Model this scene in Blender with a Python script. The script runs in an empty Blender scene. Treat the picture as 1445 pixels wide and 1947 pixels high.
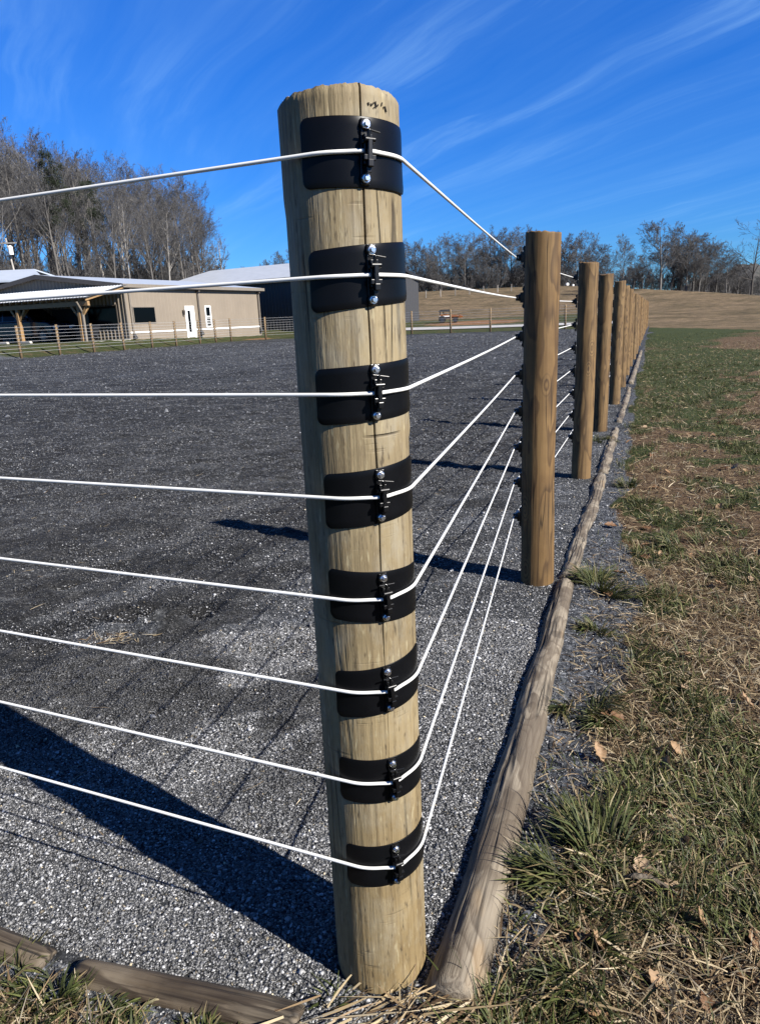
import bpy, math, random
import numpy as np
from mathutils import Vector, Matrix
R_ = math.radians
scene = bpy.context.scene
COL = scene.collection

# ------------------------------------------------------------------ camera
CAMH = 1.165
FPX = 1335.0 / 1445.0
PITCH = R_(15.411); ROLL = R_(2.441)
f = Vector((0, math.cos(PITCH), -math.sin(PITCH))); r0 = Vector((1, 0, 0)); u0 = r0.cross(f)
RT = r0 * math.cos(ROLL) - u0 * math.sin(ROLL); UP = r0 * math.sin(ROLL) + u0 * math.cos(ROLL)
cam_d = bpy.data.cameras.new('camera'); cam = bpy.data.objects.new('camera', cam_d); COL.objects.link(cam)
cam_d.sensor_fit = 'HORIZONTAL'; cam_d.sensor_width = 36.0; cam_d.lens = 36.0 * FPX
cam_d.clip_start = 0.05; cam_d.clip_end = 5000
mw = Matrix((RT, UP, -f)).transposed().to_4x4(); mw.translation = Vector((0, 0, CAMH)); cam.matrix_world = mw
scene.camera = cam

# ------------------------------------------------------------------ light
SUN_EL = R_(35.5)
SUN_DIR = Vector((0.810, -0.586, 0)).normalized() * math.cos(SUN_EL) + Vector((0, 0, math.sin(SUN_EL)))
SKY_STRENGTH = 0.05
EXPOSURE = 1.40
ld = bpy.data.lights.new('sun', 'SUN'); ld.energy = 5.0; ld.angle = R_(0.53); ld.color = (1.0, 0.955, 0.88)
sun = bpy.data.objects.new('sun', ld); COL.objects.link(sun)
sun.rotation_euler = SUN_DIR.to_track_quat('Z', 'Y').to_euler(); sun.location = (20, -14, 25)
scene.view_settings.view_transform = 'Standard'; scene.view_settings.look = 'None'
scene.view_settings.gamma = 1.0; scene.view_settings.exposure = EXPOSURE

def N(nt, typ, ins=None, **attrs):
    n = nt.nodes.new(typ)
    for k, v in attrs.items():
        setattr(n, k, v)
    if ins:
        for k, v in ins.items():
            s = n.inputs[k]
            if isinstance(v, bpy.types.NodeSocket):
                nt.links.new(v, s)
            elif isinstance(v, bpy.types.Node):
                nt.links.new(v.outputs[0], s)
            else:
                s.default_value = v
    return n

def math_(nt, op, a, b=0.0, c=None, clamp=False):
    ins = {0: a, 1: b}
    if c is not None: ins[2] = c
    n = N(nt, 'ShaderNodeMath', ins, operation=op); n.use_clamp = clamp
    return n.outputs[0]

def mix_(nt, fac, a, b, blend='MIX'):
    n = nt.nodes.new('ShaderNodeMix'); n.data_type = 'RGBA'; n.blend_type = blend
    for s, v in ((n.inputs[0], fac), (n.inputs[6], a), (n.inputs[7], b)):
        if isinstance(v, bpy.types.NodeSocket): nt.links.new(v, s)
        elif isinstance(v, tuple) and len(v) == 3: s.default_value = (*v, 1)
        else: s.default_value = v
    return n.outputs[2]

def ramp_(nt, fac, stops):
    n = nt.nodes.new('ShaderNodeValToRGB'); nt.links.new(fac, n.inputs[0])
    el = n.color_ramp.elements
    while len(el) < len(stops): el.new(0.5)
    for e, (p, c) in zip(el, stops):
        e.position = p; e.color = (c, c, c, 1) if isinstance(c, (int, float)) else (*c, 1)
    return n.outputs[0]

def mapr(nt, v, a, b, c=0.0, d=1.0):
    n = N(nt, 'ShaderNodeMapRange', {0: v, 1: a, 2: b, 3: c, 4: d}); n.clamp = True
    return n.outputs[0]

# ------------------------------------------------------------------ world: blue winter sky with thin cirrus
world = bpy.data.worlds.new('World'); scene.world = world; world.use_nodes = True
nt = world.node_tree; nt.nodes.clear()
sky = N(nt, 'ShaderNodeTexSky', sky_type='NISHITA', sun_disc=False, sun_elevation=SUN_EL,
        sun_rotation=math.atan2(SUN_DIR.x, SUN_DIR.y), altitude=300.0, air_density=1.0, dust_density=0.0, ozone_density=4.0)
tc = N(nt, 'ShaderNodeTexCoord')
sep = N(nt, 'ShaderNodeSeparateXYZ', {0: tc.outputs['Generated']})
zz = math_(nt, 'MAXIMUM', sep.outputs[2], 0.0)
hsv = N(nt, 'ShaderNodeHueSaturation', {'Hue': 0.5, 'Saturation': 1.25, 'Value': 1.0, 'Fac': 1.0, 'Color': sky.outputs[0]})
tint = mix_(nt, 1.0, hsv.outputs[0], (0.31, 0.665, 1.15), 'MULTIPLY')
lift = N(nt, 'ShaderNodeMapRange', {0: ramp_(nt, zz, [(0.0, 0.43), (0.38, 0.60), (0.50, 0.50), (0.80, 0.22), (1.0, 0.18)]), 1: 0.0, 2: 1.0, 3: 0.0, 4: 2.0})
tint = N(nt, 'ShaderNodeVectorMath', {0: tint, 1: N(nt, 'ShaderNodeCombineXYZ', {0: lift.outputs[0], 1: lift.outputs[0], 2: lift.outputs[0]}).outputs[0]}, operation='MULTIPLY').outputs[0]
den = math_(nt, 'ADD', zz, 0.12)
px_ = math_(nt, 'DIVIDE', sep.outputs[0], den); py_ = math_(nt, 'DIVIDE', sep.outputs[1], den)
plane = N(nt, 'ShaderNodeCombineXYZ', {0: px_, 1: py_, 2: 0.0})
mp0 = N(nt, 'ShaderNodeMapping', {'Vector': plane.outputs[0], 'Rotation': (0, 0, R_(-122))})
mp = N(nt, 'ShaderNodeMapping', {'Vector': mp0.outputs[0], 'Scale': (0.34, 2.9, 1)})
warp = N(nt, 'ShaderNodeTexNoise', {'Vector': plane.outputs[0], 'Scale': 0.9, 'Detail': 3.0})
wv = N(nt, 'ShaderNodeVectorMath', {0: warp.outputs['Color'], 1: (0.5, 0.9, 0)}, operation='MULTIPLY')
wsum = N(nt, 'ShaderNodeVectorMath', {0: mp.outputs[0], 1: wv.outputs[0]}, operation='ADD')
c1 = N(nt, 'ShaderNodeTexNoise', {'Vector': wsum.outputs[0], 'Scale': 1.5, 'Detail': 9.0, 'Roughness': 0.58})
c2 = N(nt, 'ShaderNodeTexNoise', {'Vector': plane.outputs[0], 'Scale': 0.55, 'Detail': 2.0})
s1 = mapr(nt, c1.outputs[0], 0.50, 0.80)
s2 = mapr(nt, c2.outputs[0], 0.38, 0.64)
c3 = N(nt, 'ShaderNodeTexNoise', {'Vector': wsum.outputs[0], 'Scale': 5.0, 'Detail': 6.0, 'Roughness': 0.65})
cl = math_(nt, 'MULTIPLY', math_(nt, 'MULTIPLY', s1, s2), mapr(nt, c3.outputs[0], 0.32, 0.62, 0.25, 1.25))
cl = math_(nt, 'MULTIPLY', cl, 0.43)
veil = mapr(nt, c1.outputs[0], 0.35, 0.75, 0.0, 0.10)
cl = math_(nt, 'ADD', cl, veil, clamp=True)
fade = mapr(nt, zz, 0.02, 0.16)
cl = math_(nt, 'MULTIPLY', cl, fade)
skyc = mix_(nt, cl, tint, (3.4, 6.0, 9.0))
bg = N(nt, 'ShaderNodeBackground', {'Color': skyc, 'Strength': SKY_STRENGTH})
out = N(nt, 'ShaderNodeOutputWorld', {'Surface': bg.outputs[0]})

# ------------------------------------------------------------------ object helpers
def tag(o, label=None, cat=None, group=None, kind=None):
    if label: o['label'] = label
    if cat: o['category'] = cat
    if group: o['group'] = group
    if kind: o['kind'] = kind
    return o

def empty(name, loc, rz=0.0, label=None, cat=None, group=None):
    o = bpy.data.objects.new(name, None); COL.objects.link(o)
    o.location = loc; o.rotation_euler = (0, 0, rz); o.empty_display_size = 0.1
    return tag(o, label, cat, group)

def mesh_np(name, V, F, smooth=False):
    """V (n,3) array; F list of arrays each (m,k) of equal-length faces"""
    me = bpy.data.meshes.new(name)
    V = np.asarray(V, dtype=np.float32)
    if not isinstance(F, list): F = [F]
    F = [np.asarray(a, dtype=np.int32) for a in F if len(a)]
    me.vertices.add(len(V)); me.vertices.foreach_set('co', V.ravel())
    loops = np.concatenate([a.ravel() for a in F]); tot = np.concatenate([np.full(len(a), a.shape[1], np.int32) for a in F])
    st = np.concatenate(([0], np.cumsum(tot)[:-1])).astype(np.int32)
    me.loops.add(len(loops)); me.loops.foreach_set('vertex_index', loops)
    me.polygons.add(len(tot)); me.polygons.foreach_set('loop_start', st)
    try: me.polygons.foreach_set('loop_total', tot)
    except Exception: pass
    if smooth: me.polygons.foreach_set('use_smooth', np.ones(len(tot), dtype=bool))
    me.update(calc_edges=True); me.validate()
    return me

def add_attr(me, name, arr):
    arr = np.asarray(arr, dtype=np.float32)
    if arr.ndim == 1:
        a = me.attributes.new(name, 'FLOAT', 'POINT'); a.data.foreach_set('value', arr)
    else:
        a = me.attributes.new(name, 'FLOAT_COLOR', 'POINT')
        c = np.ones((len(arr), 4), np.float32); c[:, :3] = arr; a.data.foreach_set('color', c.ravel())

def obj(name, me, mat=None, parent=None, loc=None, rot=None):
    o = bpy.data.objects.new(name, me); COL.objects.link(o)
    if mat is not None and not me.materials: me.materials.append(mat)
    if parent is not None: o.parent = parent
    if loc is not None: o.location = loc
    if rot is not None: o.rotation_euler = rot
    return o

class MB:
    def __init__(s): s.v = []; s.f = []
    def add(s, V, F):
        o = len(s.v); s.v += [tuple(p) for p in V]; s.f += [tuple(i + o for i in q) for q in F]; return s
    def box(s, x0, x1, y0, y1, z0, z1, M=None):
        V = [Vector((x, y, z)) for z in (z0, z1) for y in (y0, y1) for x in (x0, x1)]
        if M is not None: V = [M @ p for p in V]
        return s.add(V, [(0, 2, 3, 1), (4, 5, 7, 6), (0, 1, 5, 4), (2, 6, 7, 3), (0, 4, 6, 2), (1, 3, 7, 5)])
    def hexa(s, P):
        return s.add(P, [(0, 3, 2, 1), (4, 5, 6, 7), (0, 1, 5, 4), (1, 2, 6, 5), (2, 3, 7, 6), (3, 0, 4, 7)])
    def cyl(s, p0, p1, ra, rb=None, k=12, caps=True):
        p0 = Vector(p0); p1 = Vector(p1); rb = ra if rb is None else rb
        a = (p1 - p0).normalized(); b = a.orthogonal().normalized(); c = a.cross(b)
        V = []
        for p, r in ((p0, ra), (p1, rb)):
            for i in range(k):
                t = 2 * math.pi * i / k; V.append(p + b * (r * math.cos(t)) + c * (r * math.sin(t)))
        F = [(i, (i + 1) % k, k + (i + 1) % k, k + i) for i in range(k)]
        if caps: F += [tuple(range(k - 1, -1, -1)), tuple(range(k, 2 * k))]
        return s.add(V, F)
    def tube(s, pts, rad, k=8):
        pts = [Vector(p) for p in pts]; n = len(pts)
        ref = None; rings = []
        for i in range(n):
            a = (pts[min(i + 1, n - 1)] - pts[max(i - 1, 0)]).normalized()
            if ref is None: ref = a.orthogonal().normalized()
            b = (ref - a * ref.dot(a)).normalized(); ref = b; c = a.cross(b)
            r = rad[i] if isinstance(rad, (list, tuple)) else rad
            rings.append([pts[i] + b * (r * math.cos(2 * math.pi * j / k)) + c * (r * math.sin(2 * math.pi * j / k)) for j in range(k)])
        V = [p for R in rings for p in R]; F = []
        for i in range(n - 1):
            for j in range(k):
                F.append((i * k + j, i * k + (j + 1) % k, (i + 1) * k + (j + 1) % k, (i + 1) * k + j))
        F += [tuple(range(k - 1, -1, -1)), tuple(range((n - 1) * k, n * k))]
        return s.add(V, F)
    def prism(s, poly, a, b, M=None):
        """poly list of (x,z), extruded in y from a to b"""
        n = len(poly)
        V = [Vector((x, y, z)) for y in (a, b) for x, z in poly]
        if M is not None: V = [M @ p for p in V]
        F = [(i, (i + 1) % n, n + (i + 1) % n, n + i) for i in range(n)]
        F += [tuple(range(n - 1, -1, -1)), tuple(range(n, 2 * n))]
        return s.add(V, F)
    def mesh(s, name, smooth=False):
        me = bpy.data.meshes.new(name); me.from_pydata([tuple(v) for v in s.v], [], s.f); me.update()
        if smooth:
            me.polygons.foreach_set('use_smooth', np.ones(len(me.polygons), dtype=bool))
        return me
    def build(s, name, mat, parent=None, smooth=False, bevel=0.0, loc=None, rot=None):
        o = obj(name, s.mesh(name, smooth), mat, parent, loc, rot)
        if bevel > 0:
            m = o.modifiers.new('bevel', 'BEVEL'); m.width = bevel; m.segments = 2; m.limit_method = 'ANGLE'
        if smooth and bevel == 0:
            pass
        return o

# ------------------------------------------------------------------ numpy noise
def vnoise(x, y, seed=0):
    x = np.asarray(x, float); y = np.asarray(y, float)
    xi = np.floor(x).astype(np.int64); yi = np.floor(y).astype(np.int64)
    xf = x - xi; yf = y - yi; u = xf * xf * (3 - 2 * xf); v = yf * yf * (3 - 2 * yf)
    def h(a, b):
        k = (a * 374761393 + b * 668265263 + seed * 1442695041) & 0xffffffff
        k = ((k ^ (k >> 13)) * 1274126177) & 0xffffffff
        k = k ^ (k >> 16)
        return (k & 0xffff) / 65535.0
    return (h(xi, yi) * (1 - u) + h(xi + 1, yi) * u) * (1 - v) + (h(xi, yi + 1) * (1 - u) + h(xi + 1, yi + 1) * u) * v

def fbm(x, y, seed=0, octv=4):
    s = 0; a = 0.5; t = 0
    for i in range(octv):
        s = s + a * vnoise(x * 2 ** i, y * 2 ** i, seed + i * 7); t += a; a *= 0.5
    return s / t

def sst(x, a, b):
    t = np.clip((x - a) / (b - a), 0, 1); return t * t * (3 - 2 * t)

# ------------------------------------------------------------------ layout frame: corner post C, D along the near fence line, NV along the left fence line
C0 = np.array([-0.033, 1.062]); D2 = np.array([0.363, 0.932]); D2 /= np.linalg.norm(D2); N2 = np.array([-D2[1], D2[0]])
def W(n, d, z=0.0):
    p = C0 + N2 * n + D2 * d; return Vector((p[0], p[1], z))
def nd(x, y):
    return (x - C0[0]) * N2[0] + (y - C0[1]) * N2[1], (x - C0[0]) * D2[0] + (y - C0[1]) * D2[1]

def terrain(x, y):
    x = np.asarray(x, float); y = np.asarray(y, float)
    n, d = nd(x, y); r = np.hypot(x, y); az = np.degrees(np.arctan2(x, y))
    cur = np.interp(r, [0, 50, 58, 70, 85, 110, 150, 175, 400, 3000], [0, 0, .18, .62, 1.2, 2.8, 6.5, 7.2, 8, 8])
    ridge = np.interp(az, [-180, -60, -30, -10, 8, 14, 21, 28, 36, 60, 180], [0.4, 1.5, 4, 5.5, 6.9, 6.4, 4.1, 2.1, 1.5, .8, .4])
    k = 0.35 * ridge + 1e-6
    back = ridge - np.log1p(np.exp(np.clip((ridge - cur) / k, -40, 40))) * k * 1.0
    back = np.maximum(back, 0) * 1.0
    back = np.minimum(cur, ridge) * 0.75 + back * 0.25
    front = sst(y, -5, 40)
    h = back * front
    left = 0.56 * sst(n, 28.9, 31.2) * sst(d, -10, 10)
    h = np.maximum(h, left)
    out = (fbm(x * 2.2, y * 2.2, 5, 3) - 0.5) * 0.05
    h = h + out * sst(r, .0, 1.5) * (1 - sst(r, 30, 60)) * (1 - sst(np.minimum(n + 0.16, d + 0.22), -0.10, 0.0))
    return h

def arena_h(x, y):
    r = np.hypot(x, y)
    h = (fbm(x * 3.1, y * 3.1, 11, 3) - 0.5) * 0.045 + (fbm(x * 9, y * 9, 23, 3) - 0.5) * 0.034 + (fbm(x * 21, y * 21, 27, 2) - 0.5) * 0.012 * (1 - sst(r, 5, 8))
    hole = 0.0
    for (hx, hy, rad, dep) in HOLES:
        q = ((x - hx) ** 2 + ((y - hy) * 1.2) ** 2) / rad ** 2
        hole = hole - dep * np.exp(-q) + dep * 0.45 * np.exp(-((np.sqrt(q) - 1.7) / 0.5) ** 2)
    n, d = nd(x, y)
    edge = sst(np.minimum(n, d), 0.0, 0.7) * 0.85 + 0.15
    return (h + hole) * edge + 0.004 - 0.02 * sst(np.minimum(28.6 - n, 48.2 - d), 0.4, -0.1)

rngh = np.random.default_rng(4)
HOLES = [(-0.90, 2.66, 0.050, 0.075), (-1.05, 2.75, 0.09, 0.03), (-1.3, 2.45, 0.06, 0.02), (-0.3, 2.55, 0.07, 0.02), (-0.65, 2.2, 0.06, 0.016), (0.25, 2.6, 0.06, 0.014), (-0.2, 1.95, 0.07, 0.014)]
for i in range(70):
    hx = rngh.uniform(-3.6, 2.2); hy = rngh.uniform(2.0, 8.5)
    HOLES.append((hx, hy, rngh.uniform(.05, .09), rngh.uniform(.008, .022)))

def arena_dark(x, y):
    """0 light chips .. 1 dark worked footing"""
    n, d = nd(x, y)
    s = x * 0.80 + y * 0.60; t = -x * 0.60 + y * 0.80
    a = fbm(s * 2.9, t * 7.5, 31, 4); b = fbm(x * 0.6, y * 0.6, 41, 3)
    k = sst(a + (b - .5) * .55, 0.49, 0.59)
    r = np.hypot(x, y)
    mid = sst(r + (b - .5) * 2.5, 3.0, 4.3) * (1 - sst(r, 9, 18)) * sst(n, 0.5, 1.3)
    k = np.clip(k * sst(np.minimum(n, d), 0.05, 0.6) * (0.9) + mid * (0.70 + 0.5 * (a - .4)), 0, 1)
    return k

# ------------------------------------------------------------------ materials
AL = 0.84
def dim(c): return tuple(v * AL for v in c)
def newmat(name):
    m = bpy.data.materials.new(name); m.use_nodes = True; t = m.node_tree; t.nodes.clear()
    b = N(t, 'ShaderNodeBsdfPrincipled'); o = N(t, 'ShaderNodeOutputMaterial', {'Surface': b.outputs[0]})
    return m, t, b
def setb(t, b, **k):
    for a, v in k.items():
        s = b.inputs[a.replace('_', ' ')]
        if isinstance(v, bpy.types.NodeSocket): t.links.new(v, s)
        elif isinstance(v, tuple) and len(v) == 3: s.default_value = (*v, 1)
        else: s.default_value = v
def bump(t, b, h, strength=0.5, dist=0.01):
    n = N(t, 'ShaderNodeBump', {'Strength': strength, 'Distance': dist, 'Height': h}); t.links.new(n.outputs[0], b.inputs['Normal'])
def pos(t): return N(t, 'ShaderNodeNewGeometry').outputs['Position']
def simple(name, col, rough=0.6, metal=0.0, var=0.12, scale=8.0, spec=0.5, coat=0.0):
    m, t, b = newmat(name)
    n = N(t, 'ShaderNodeTexNoise', {'Vector': pos(t), 'Scale': scale, 'Detail': 5.0})
    col = dim(col) if metal == 0 else col
    lo = tuple(c * (1 - var) for c in col); hi = tuple(min(1, c * (1 + var)) for c in col)
    setb(t, b, Base_Color=ramp_(t, n.outputs[0], [(0.3, lo), (0.7, hi)]), Roughness=rough, Metallic=metal, Specular_IOR_Level=spec, Coat_Weight=coat)
    return m

def wood(name, cols, ring=26.0, swirl=0.05, zs=0.35, streak=1.0, knots=True, marks=False, bmp=0.5, stains=False, tintvar=False, gs=140, gk=0.55, g2=(32, 1.6), cw_=.012, cg=.5):
    """solid-wood figure: growth rings cut by an uneven peeled surface, grain streaks, knots"""
    cols = [dim(c) for c in cols]
    m, t, b = newmat(name)
    tco = N(t, 'ShaderNodeTexCoord').outputs['Object']
    oi = N(t, 'ShaderNodeObjectInfo')
    off = N(t, 'ShaderNodeVectorMath', {0: oi.outputs['Location'], 1: (3.1, 2.3, 0.0)}, operation='MULTIPLY')
    co = N(t, 'ShaderNodeVectorMath', {0: tco, 1: off.outputs[0]}, operation='ADD').outputs[0]
    st = N(t, 'ShaderNodeMapping', {'Vector': co, 'Scale': (9, 9, 9 * zs)})
    lo = N(t, 'ShaderNodeTexNoise', {'Vector': st.outputs[0], 'Scale': 0.9, 'Detail': 2.5, 'Roughness': 0.45})
    rings = math_(t, 'FRACT', math_(t, 'MULTIPLY', lo.outputs[0], ring * swirl * 8))
    ringc = ramp_(t, rings, [(0.0, 0.0), (0.55, 0.25), (0.86, 1.0), (0.93, 0.9), (1.0, 0.0)])
    st2 = N(t, 'ShaderNodeMapping', {'Vector': co, 'Scale': (gs, gs, gs * .023)})
    gr = N(t, 'ShaderNodeTexNoise', {'Vector': st2.outputs[0], 'Scale': 1.0, 'Detail': 4.0, 'Roughness': 0.6})
    st3 = N(t, 'ShaderNodeMapping', {'Vector': co, 'Scale': (g2[0], g2[0], g2[1])})
    gr2 = N(t, 'ShaderNodeTexNoise', {'Vector': st3.outputs[0], 'Scale': 1.0, 'Detail': 5.0, 'Roughness': 0.65})
    blot = N(t, 'ShaderNodeTexNoise', {'Vector': co, 'Scale': 6.0, 'Detail': 5.0, 'Roughness': 0.6})
    c = mix_(t, mapr(t, blot.outputs[0], 0.3, 0.7), cols[0], cols[1])
    c = mix_(t, math_(t, 'MULTIPLY', ringc, streak), c, cols[2])
    c = mix_(t, mapr(t, gr.outputs[0], 0.50, 0.68, 0, gk), c, cols[2])
    c = mix_(t, mapr(t, gr2.outputs[0], 0.58, 0.80, 0, 0.6), c, cols[3])
    hgt = math_(t, 'ADD', math_(t, 'MULTIPLY', gr.outputs[0], 0.5), math_(t, 'MULTIPLY', gr2.outputs[0], 0.7))
    if knots:
        kz = N(t, 'ShaderNodeMapping', {'Vector': co, 'Scale': (7.0, 7.0, 3.6)})
        vo = N(t, 'ShaderNodeTexVoronoi', {'Vector': kz.outputs[0], 'Scale': 1.0, 'Randomness': 1.0})
        kd = math_(t, 'ADD', vo.outputs['Distance'], math_(t, 'MULTIPLY', math_(t, 'SUBTRACT', lo.outputs[0], 0.5), 0.16))
        kr = math_(t, 'SINE', math_(t, 'MULTIPLY', kd, 95.0))
        kmask = mapr(t, kd, 0.16, 0.26, 1.0, 0.0)
        kc = mix_(t, mapr(t, kr, -0.3, 0.9), cols[1], cols[2])
        kc = mix_(t, mapr(t, kd, 0.035, 0.07, 1, 0), kc, cols[3])
        c = mix_(t, math_(t, 'MULTIPLY', kmask, 0.6), c, kc)
    if stains:
        sm = N(t, 'ShaderNodeMapping', {'Vector': co, 'Scale': (7, 7, 3.2)})
        sn = N(t, 'ShaderNodeTexNoise', {'Vector': sm.outputs[0], 'Scale': 1.0, 'Detail': 3.0, 'Roughness': 0.55})
        c = mix_(t, mapr(t, sn.outputs[0], 0.53, 0.55, 0, 0.7), c, cols[2])
        c = mix_(t, mapr(t, sn.outputs[0], 0.40, 0.33, 0, 0.45), c, (0.19, 0.125, 0.06))
    if tintvar:
        rnd = oi.outputs['Random']
        c = mix_(t, 1.0, c, N(t, 'ShaderNodeCombineColor', {0: mapr(t, rnd, 0, 1, .86, 1.12), 1: mapr(t, rnd, 0, 1, .82, 1.22), 2: mapr(t, rnd, 0, 1, .75, 1.55)}).outputs[0], 'MULTIPLY')
    # hairline drying checks
    ck = N(t, 'ShaderNodeMapping', {'Vector': co, 'Scale': (26, 26, 0.9)})
    cw = N(t, 'ShaderNodeTexNoise', {'Vector': ck.outputs[0], 'Scale': 1.0, 'Detail': 1.5})
    cr = math_(t, 'ABSOLUTE', math_(t, 'SUBTRACT', cw.outputs[0], 0.5))
    gate = mapr(t, N(t, 'ShaderNodeTexNoise', {'Vector': co, 'Scale': 3.5}).outputs[0], cg, cg + 0.1)
    crm = math_(t, 'MULTIPLY', mapr(t, cr, 0.0, cw_, 1.0, 0.0), gate)
    c = mix_(t, math_(t, 'MULTIPLY', crm, 0.8), c, tuple(v * 0.25 for v in cols[3]))
    hgt = math_(t, 'SUBTRACT', hgt, math_(t, 'MULTIPLY', crm, 0.8))
    if marks:   # tool chatter round the peeled surface
        mz = N(t, 'ShaderNodeMapping', {'Vector': co, 'Scale': (5, 5, 95)})
        mn = N(t, 'ShaderNodeTexNoise', {'Vector': mz.outputs[0], 'Scale': 1.0, 'Detail': 2.0})
        mg = mapr(t, N(t, 'ShaderNodeTexNoise', {'Vector': co, 'Scale': 11.0}).outputs[0], 0.5, 0.66)
        mm = math_(t, 'MULTIPLY', mapr(t, mn.outputs[0], 0.62, 0.72), mg)
        gy_ = N(t, 'ShaderNodeTexNoise', {'Vector': N(t, 'ShaderNodeMapping', {'Vector': co, 'Scale': (14, 14, 7)}).outputs[0], 'Scale': 1.0, 'Detail': 6.0, 'Roughness': 0.7})
        c = mix_(t, mapr(t, gy_.outputs[0], 0.48, 0.70, 0, 0.6), c, (0.20, 0.185, 0.145))
        c = mix_(t, mapr(t, gy_.outputs[0], 0.42, 0.28, 0, 0.7), c, (0.085, 0.062, 0.034))
        zq = N(t, 'ShaderNodeSeparateXYZ', {0: tco}).outputs[2]
        c = mix_(t, mapr(t, zq, 0.9, 0.0, 0.0, 0.55), c, mix_(t, 1.0, c, (1.10, 0.97, 0.72), 'MULTIPLY'))
        fl = N(t, 'ShaderNodeTexNoise', {'Vector': N(t, 'ShaderNodeMapping', {'Vector': co, 'Scale': (150, 150, 26)}).outputs[0], 'Scale': 1.0, 'Detail': 3.0, 'Roughness': 0.6})
        c = mix_(t, mapr(t, fl.outputs[0], 0.60, 0.70, 0, 0.75), c, cols[3])
        c = mix_(t, mapr(t, fl.outputs[0], 0.40, 0.30, 0, 0.5), c, (0.30, 0.26, 0.16))
        c = mix_(t, math_(t, 'MULTIPLY', mm, 0.7), c, cols[3])
        hgt = math_(t, 'SUBTRACT', hgt, math_(t, 'MULTIPLY', mm, 0.5))
    setb(t, b, Base_Color=c, Roughness=0.72, Specular_IOR_Level=0.3)
    bump(t, b, hgt, bmp, 0.0035)
    return m

M = {}
M['corner_wood'] = wood('weathered pine', [(0.160, 0.122, 0.064), (0.245, 0.195, 0.112), (0.100, 0.070, 0.036), (0.036, 0.025, 0.014)], ring=10, swirl=0.05, zs=0.16, streak=0.3, knots=False, marks=True, bmp=1.0, gs=105, gk=0.8, g2=(60, 6.0), cw_=.02, cg=.48)
M['line_wood'] = wood('treated pine', [(0.120, 0.066, 0.021), (0.178, 0.106, 0.037), (0.050, 0.026, 0.009), (0.022, 0.012, 0.005)], tintvar=True, cw_=.03, cg=.46, ring=20, swirl=0.05, zs=0.22, streak=0.75, bmp=0.5)
M['log_wood'] = wood('grey log', [(0.150, 0.122, 0.088), (0.245, 0.210, 0.160), (0.068, 0.051, 0.035), (0.028, 0.021, 0.014)], ring=24, swirl=0.06, zs=0.34, streak=0.62, knots=False, bmp=1.0, stains=True, gs=170, gk=0.95, cw_=.05, cg=.42, g2=(70, 3.0))
M['log_brown'] = wood('brown log', [(0.062, 0.044, 0.027), (0.145, 0.118, 0.085), (0.024, 0.016, 0.010), (0.012, 0.008, 0.005)], ring=22, swirl=0.05, zs=0.10, streak=0.8, knots=False, bmp=1.0, gs=170, gk=0.95, cw_=.05, cg=.42, g2=(70, 3.0))
M['cut_wood'] = simple('cut wood end', (0.42, 0.33, 0.20), 0.85, var=0.35, scale=60)
M['crack'] = simple('dark stamp stroke', (0.02, 0.015, 0.01), 0.9)  # own dark tone of the mill stamp strokes on the corner post
M['far_post'] = simple('far post wood', (0.15, 0.10, 0.05), 0.8, var=0.3, scale=5)
M['plastic'] = simple('black plastic', (0.0032, 0.0034, 0.0042), 0.33, var=0.2, scale=30, spec=0.12)
M['plastic2'] = simple('black moulded plastic', (0.003, 0.003, 0.0035), 0.32, var=0.2, scale=30, spec=0.3)
M['steel'] = simple('zinc steel', (0.62, 0.63, 0.65), 0.25, metal=1.0, var=0.15, scale=200)
M['wire'] = simple('white coated wire', (0.66, 0.655, 0.63), 0.4, var=0.05, scale=20)
M['far_wire'] = simple('grey white far wire', (0.35, 0.35, 0.36), 0.4)
M['beige'] = simple('beige steel siding', (0.195, 0.160, 0.120), 0.55, var=0.07, scale=0.8)
M['beige_trim'] = simple('beige trim', (0.17, 0.145, 0.115), 0.5)
M['brown_trim'] = simple('brown grey trim', (0.075, 0.062, 0.050), 0.5)
M['white'] = simple('white paint', (0.72, 0.72, 0.70), 0.5, var=0.04)
M['white_metal'] = simple('galvalume roof', (0.36, 0.38, 0.41), 0.45, var=0.08, scale=1.5)
M['roof_blue'] = simple('grey blue roof', (0.33, 0.37, 0.44), 0.45, var=0.06, scale=1.0)
M['dark_siding'] = simple('charcoal siding', (0.038, 0.037, 0.038), 0.5, var=0.1)
M['dark_trim'] = simple('charcoal trim', (0.012, 0.012, 0.013), 0.5)
M['glass'] = simple('dark glass', (0.0015, 0.0018, 0.0025), 0.10, var=0.1, spec=0.09)
M['timber'] = simple('yellow timber', (0.24, 0.145, 0.062), 0.7, var=0.2, scale=6)
M['concrete'] = simple('concrete', (0.33, 0.31, 0.28), 0.9, var=0.15, scale=3)
M['car_black'] = simple('black car paint', (0.010, 0.013, 0.024), 0.22, var=0.1, spec=0.4)
M['tyre'] = simple('tyre rubber', (0.012, 0.012, 0.012), 0.8)
M['rim'] = simple('wheel rim', (0.10, 0.10, 0.11), 0.3, metal=0.8)
M['lamp'] = simple('lamp lens', (0.65, 0.66, 0.68), 0.15)
M['orange'] = simple('orange machine paint', (0.20, 0.068, 0.014), 0.4, var=0.1)
M['machine_dark'] = simple('machine dark', (0.015, 0.016, 0.02), 0.5)
M['black_pipe'] = simple('dark pipe', (0.02, 0.02, 0.02), 0.6)

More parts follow.
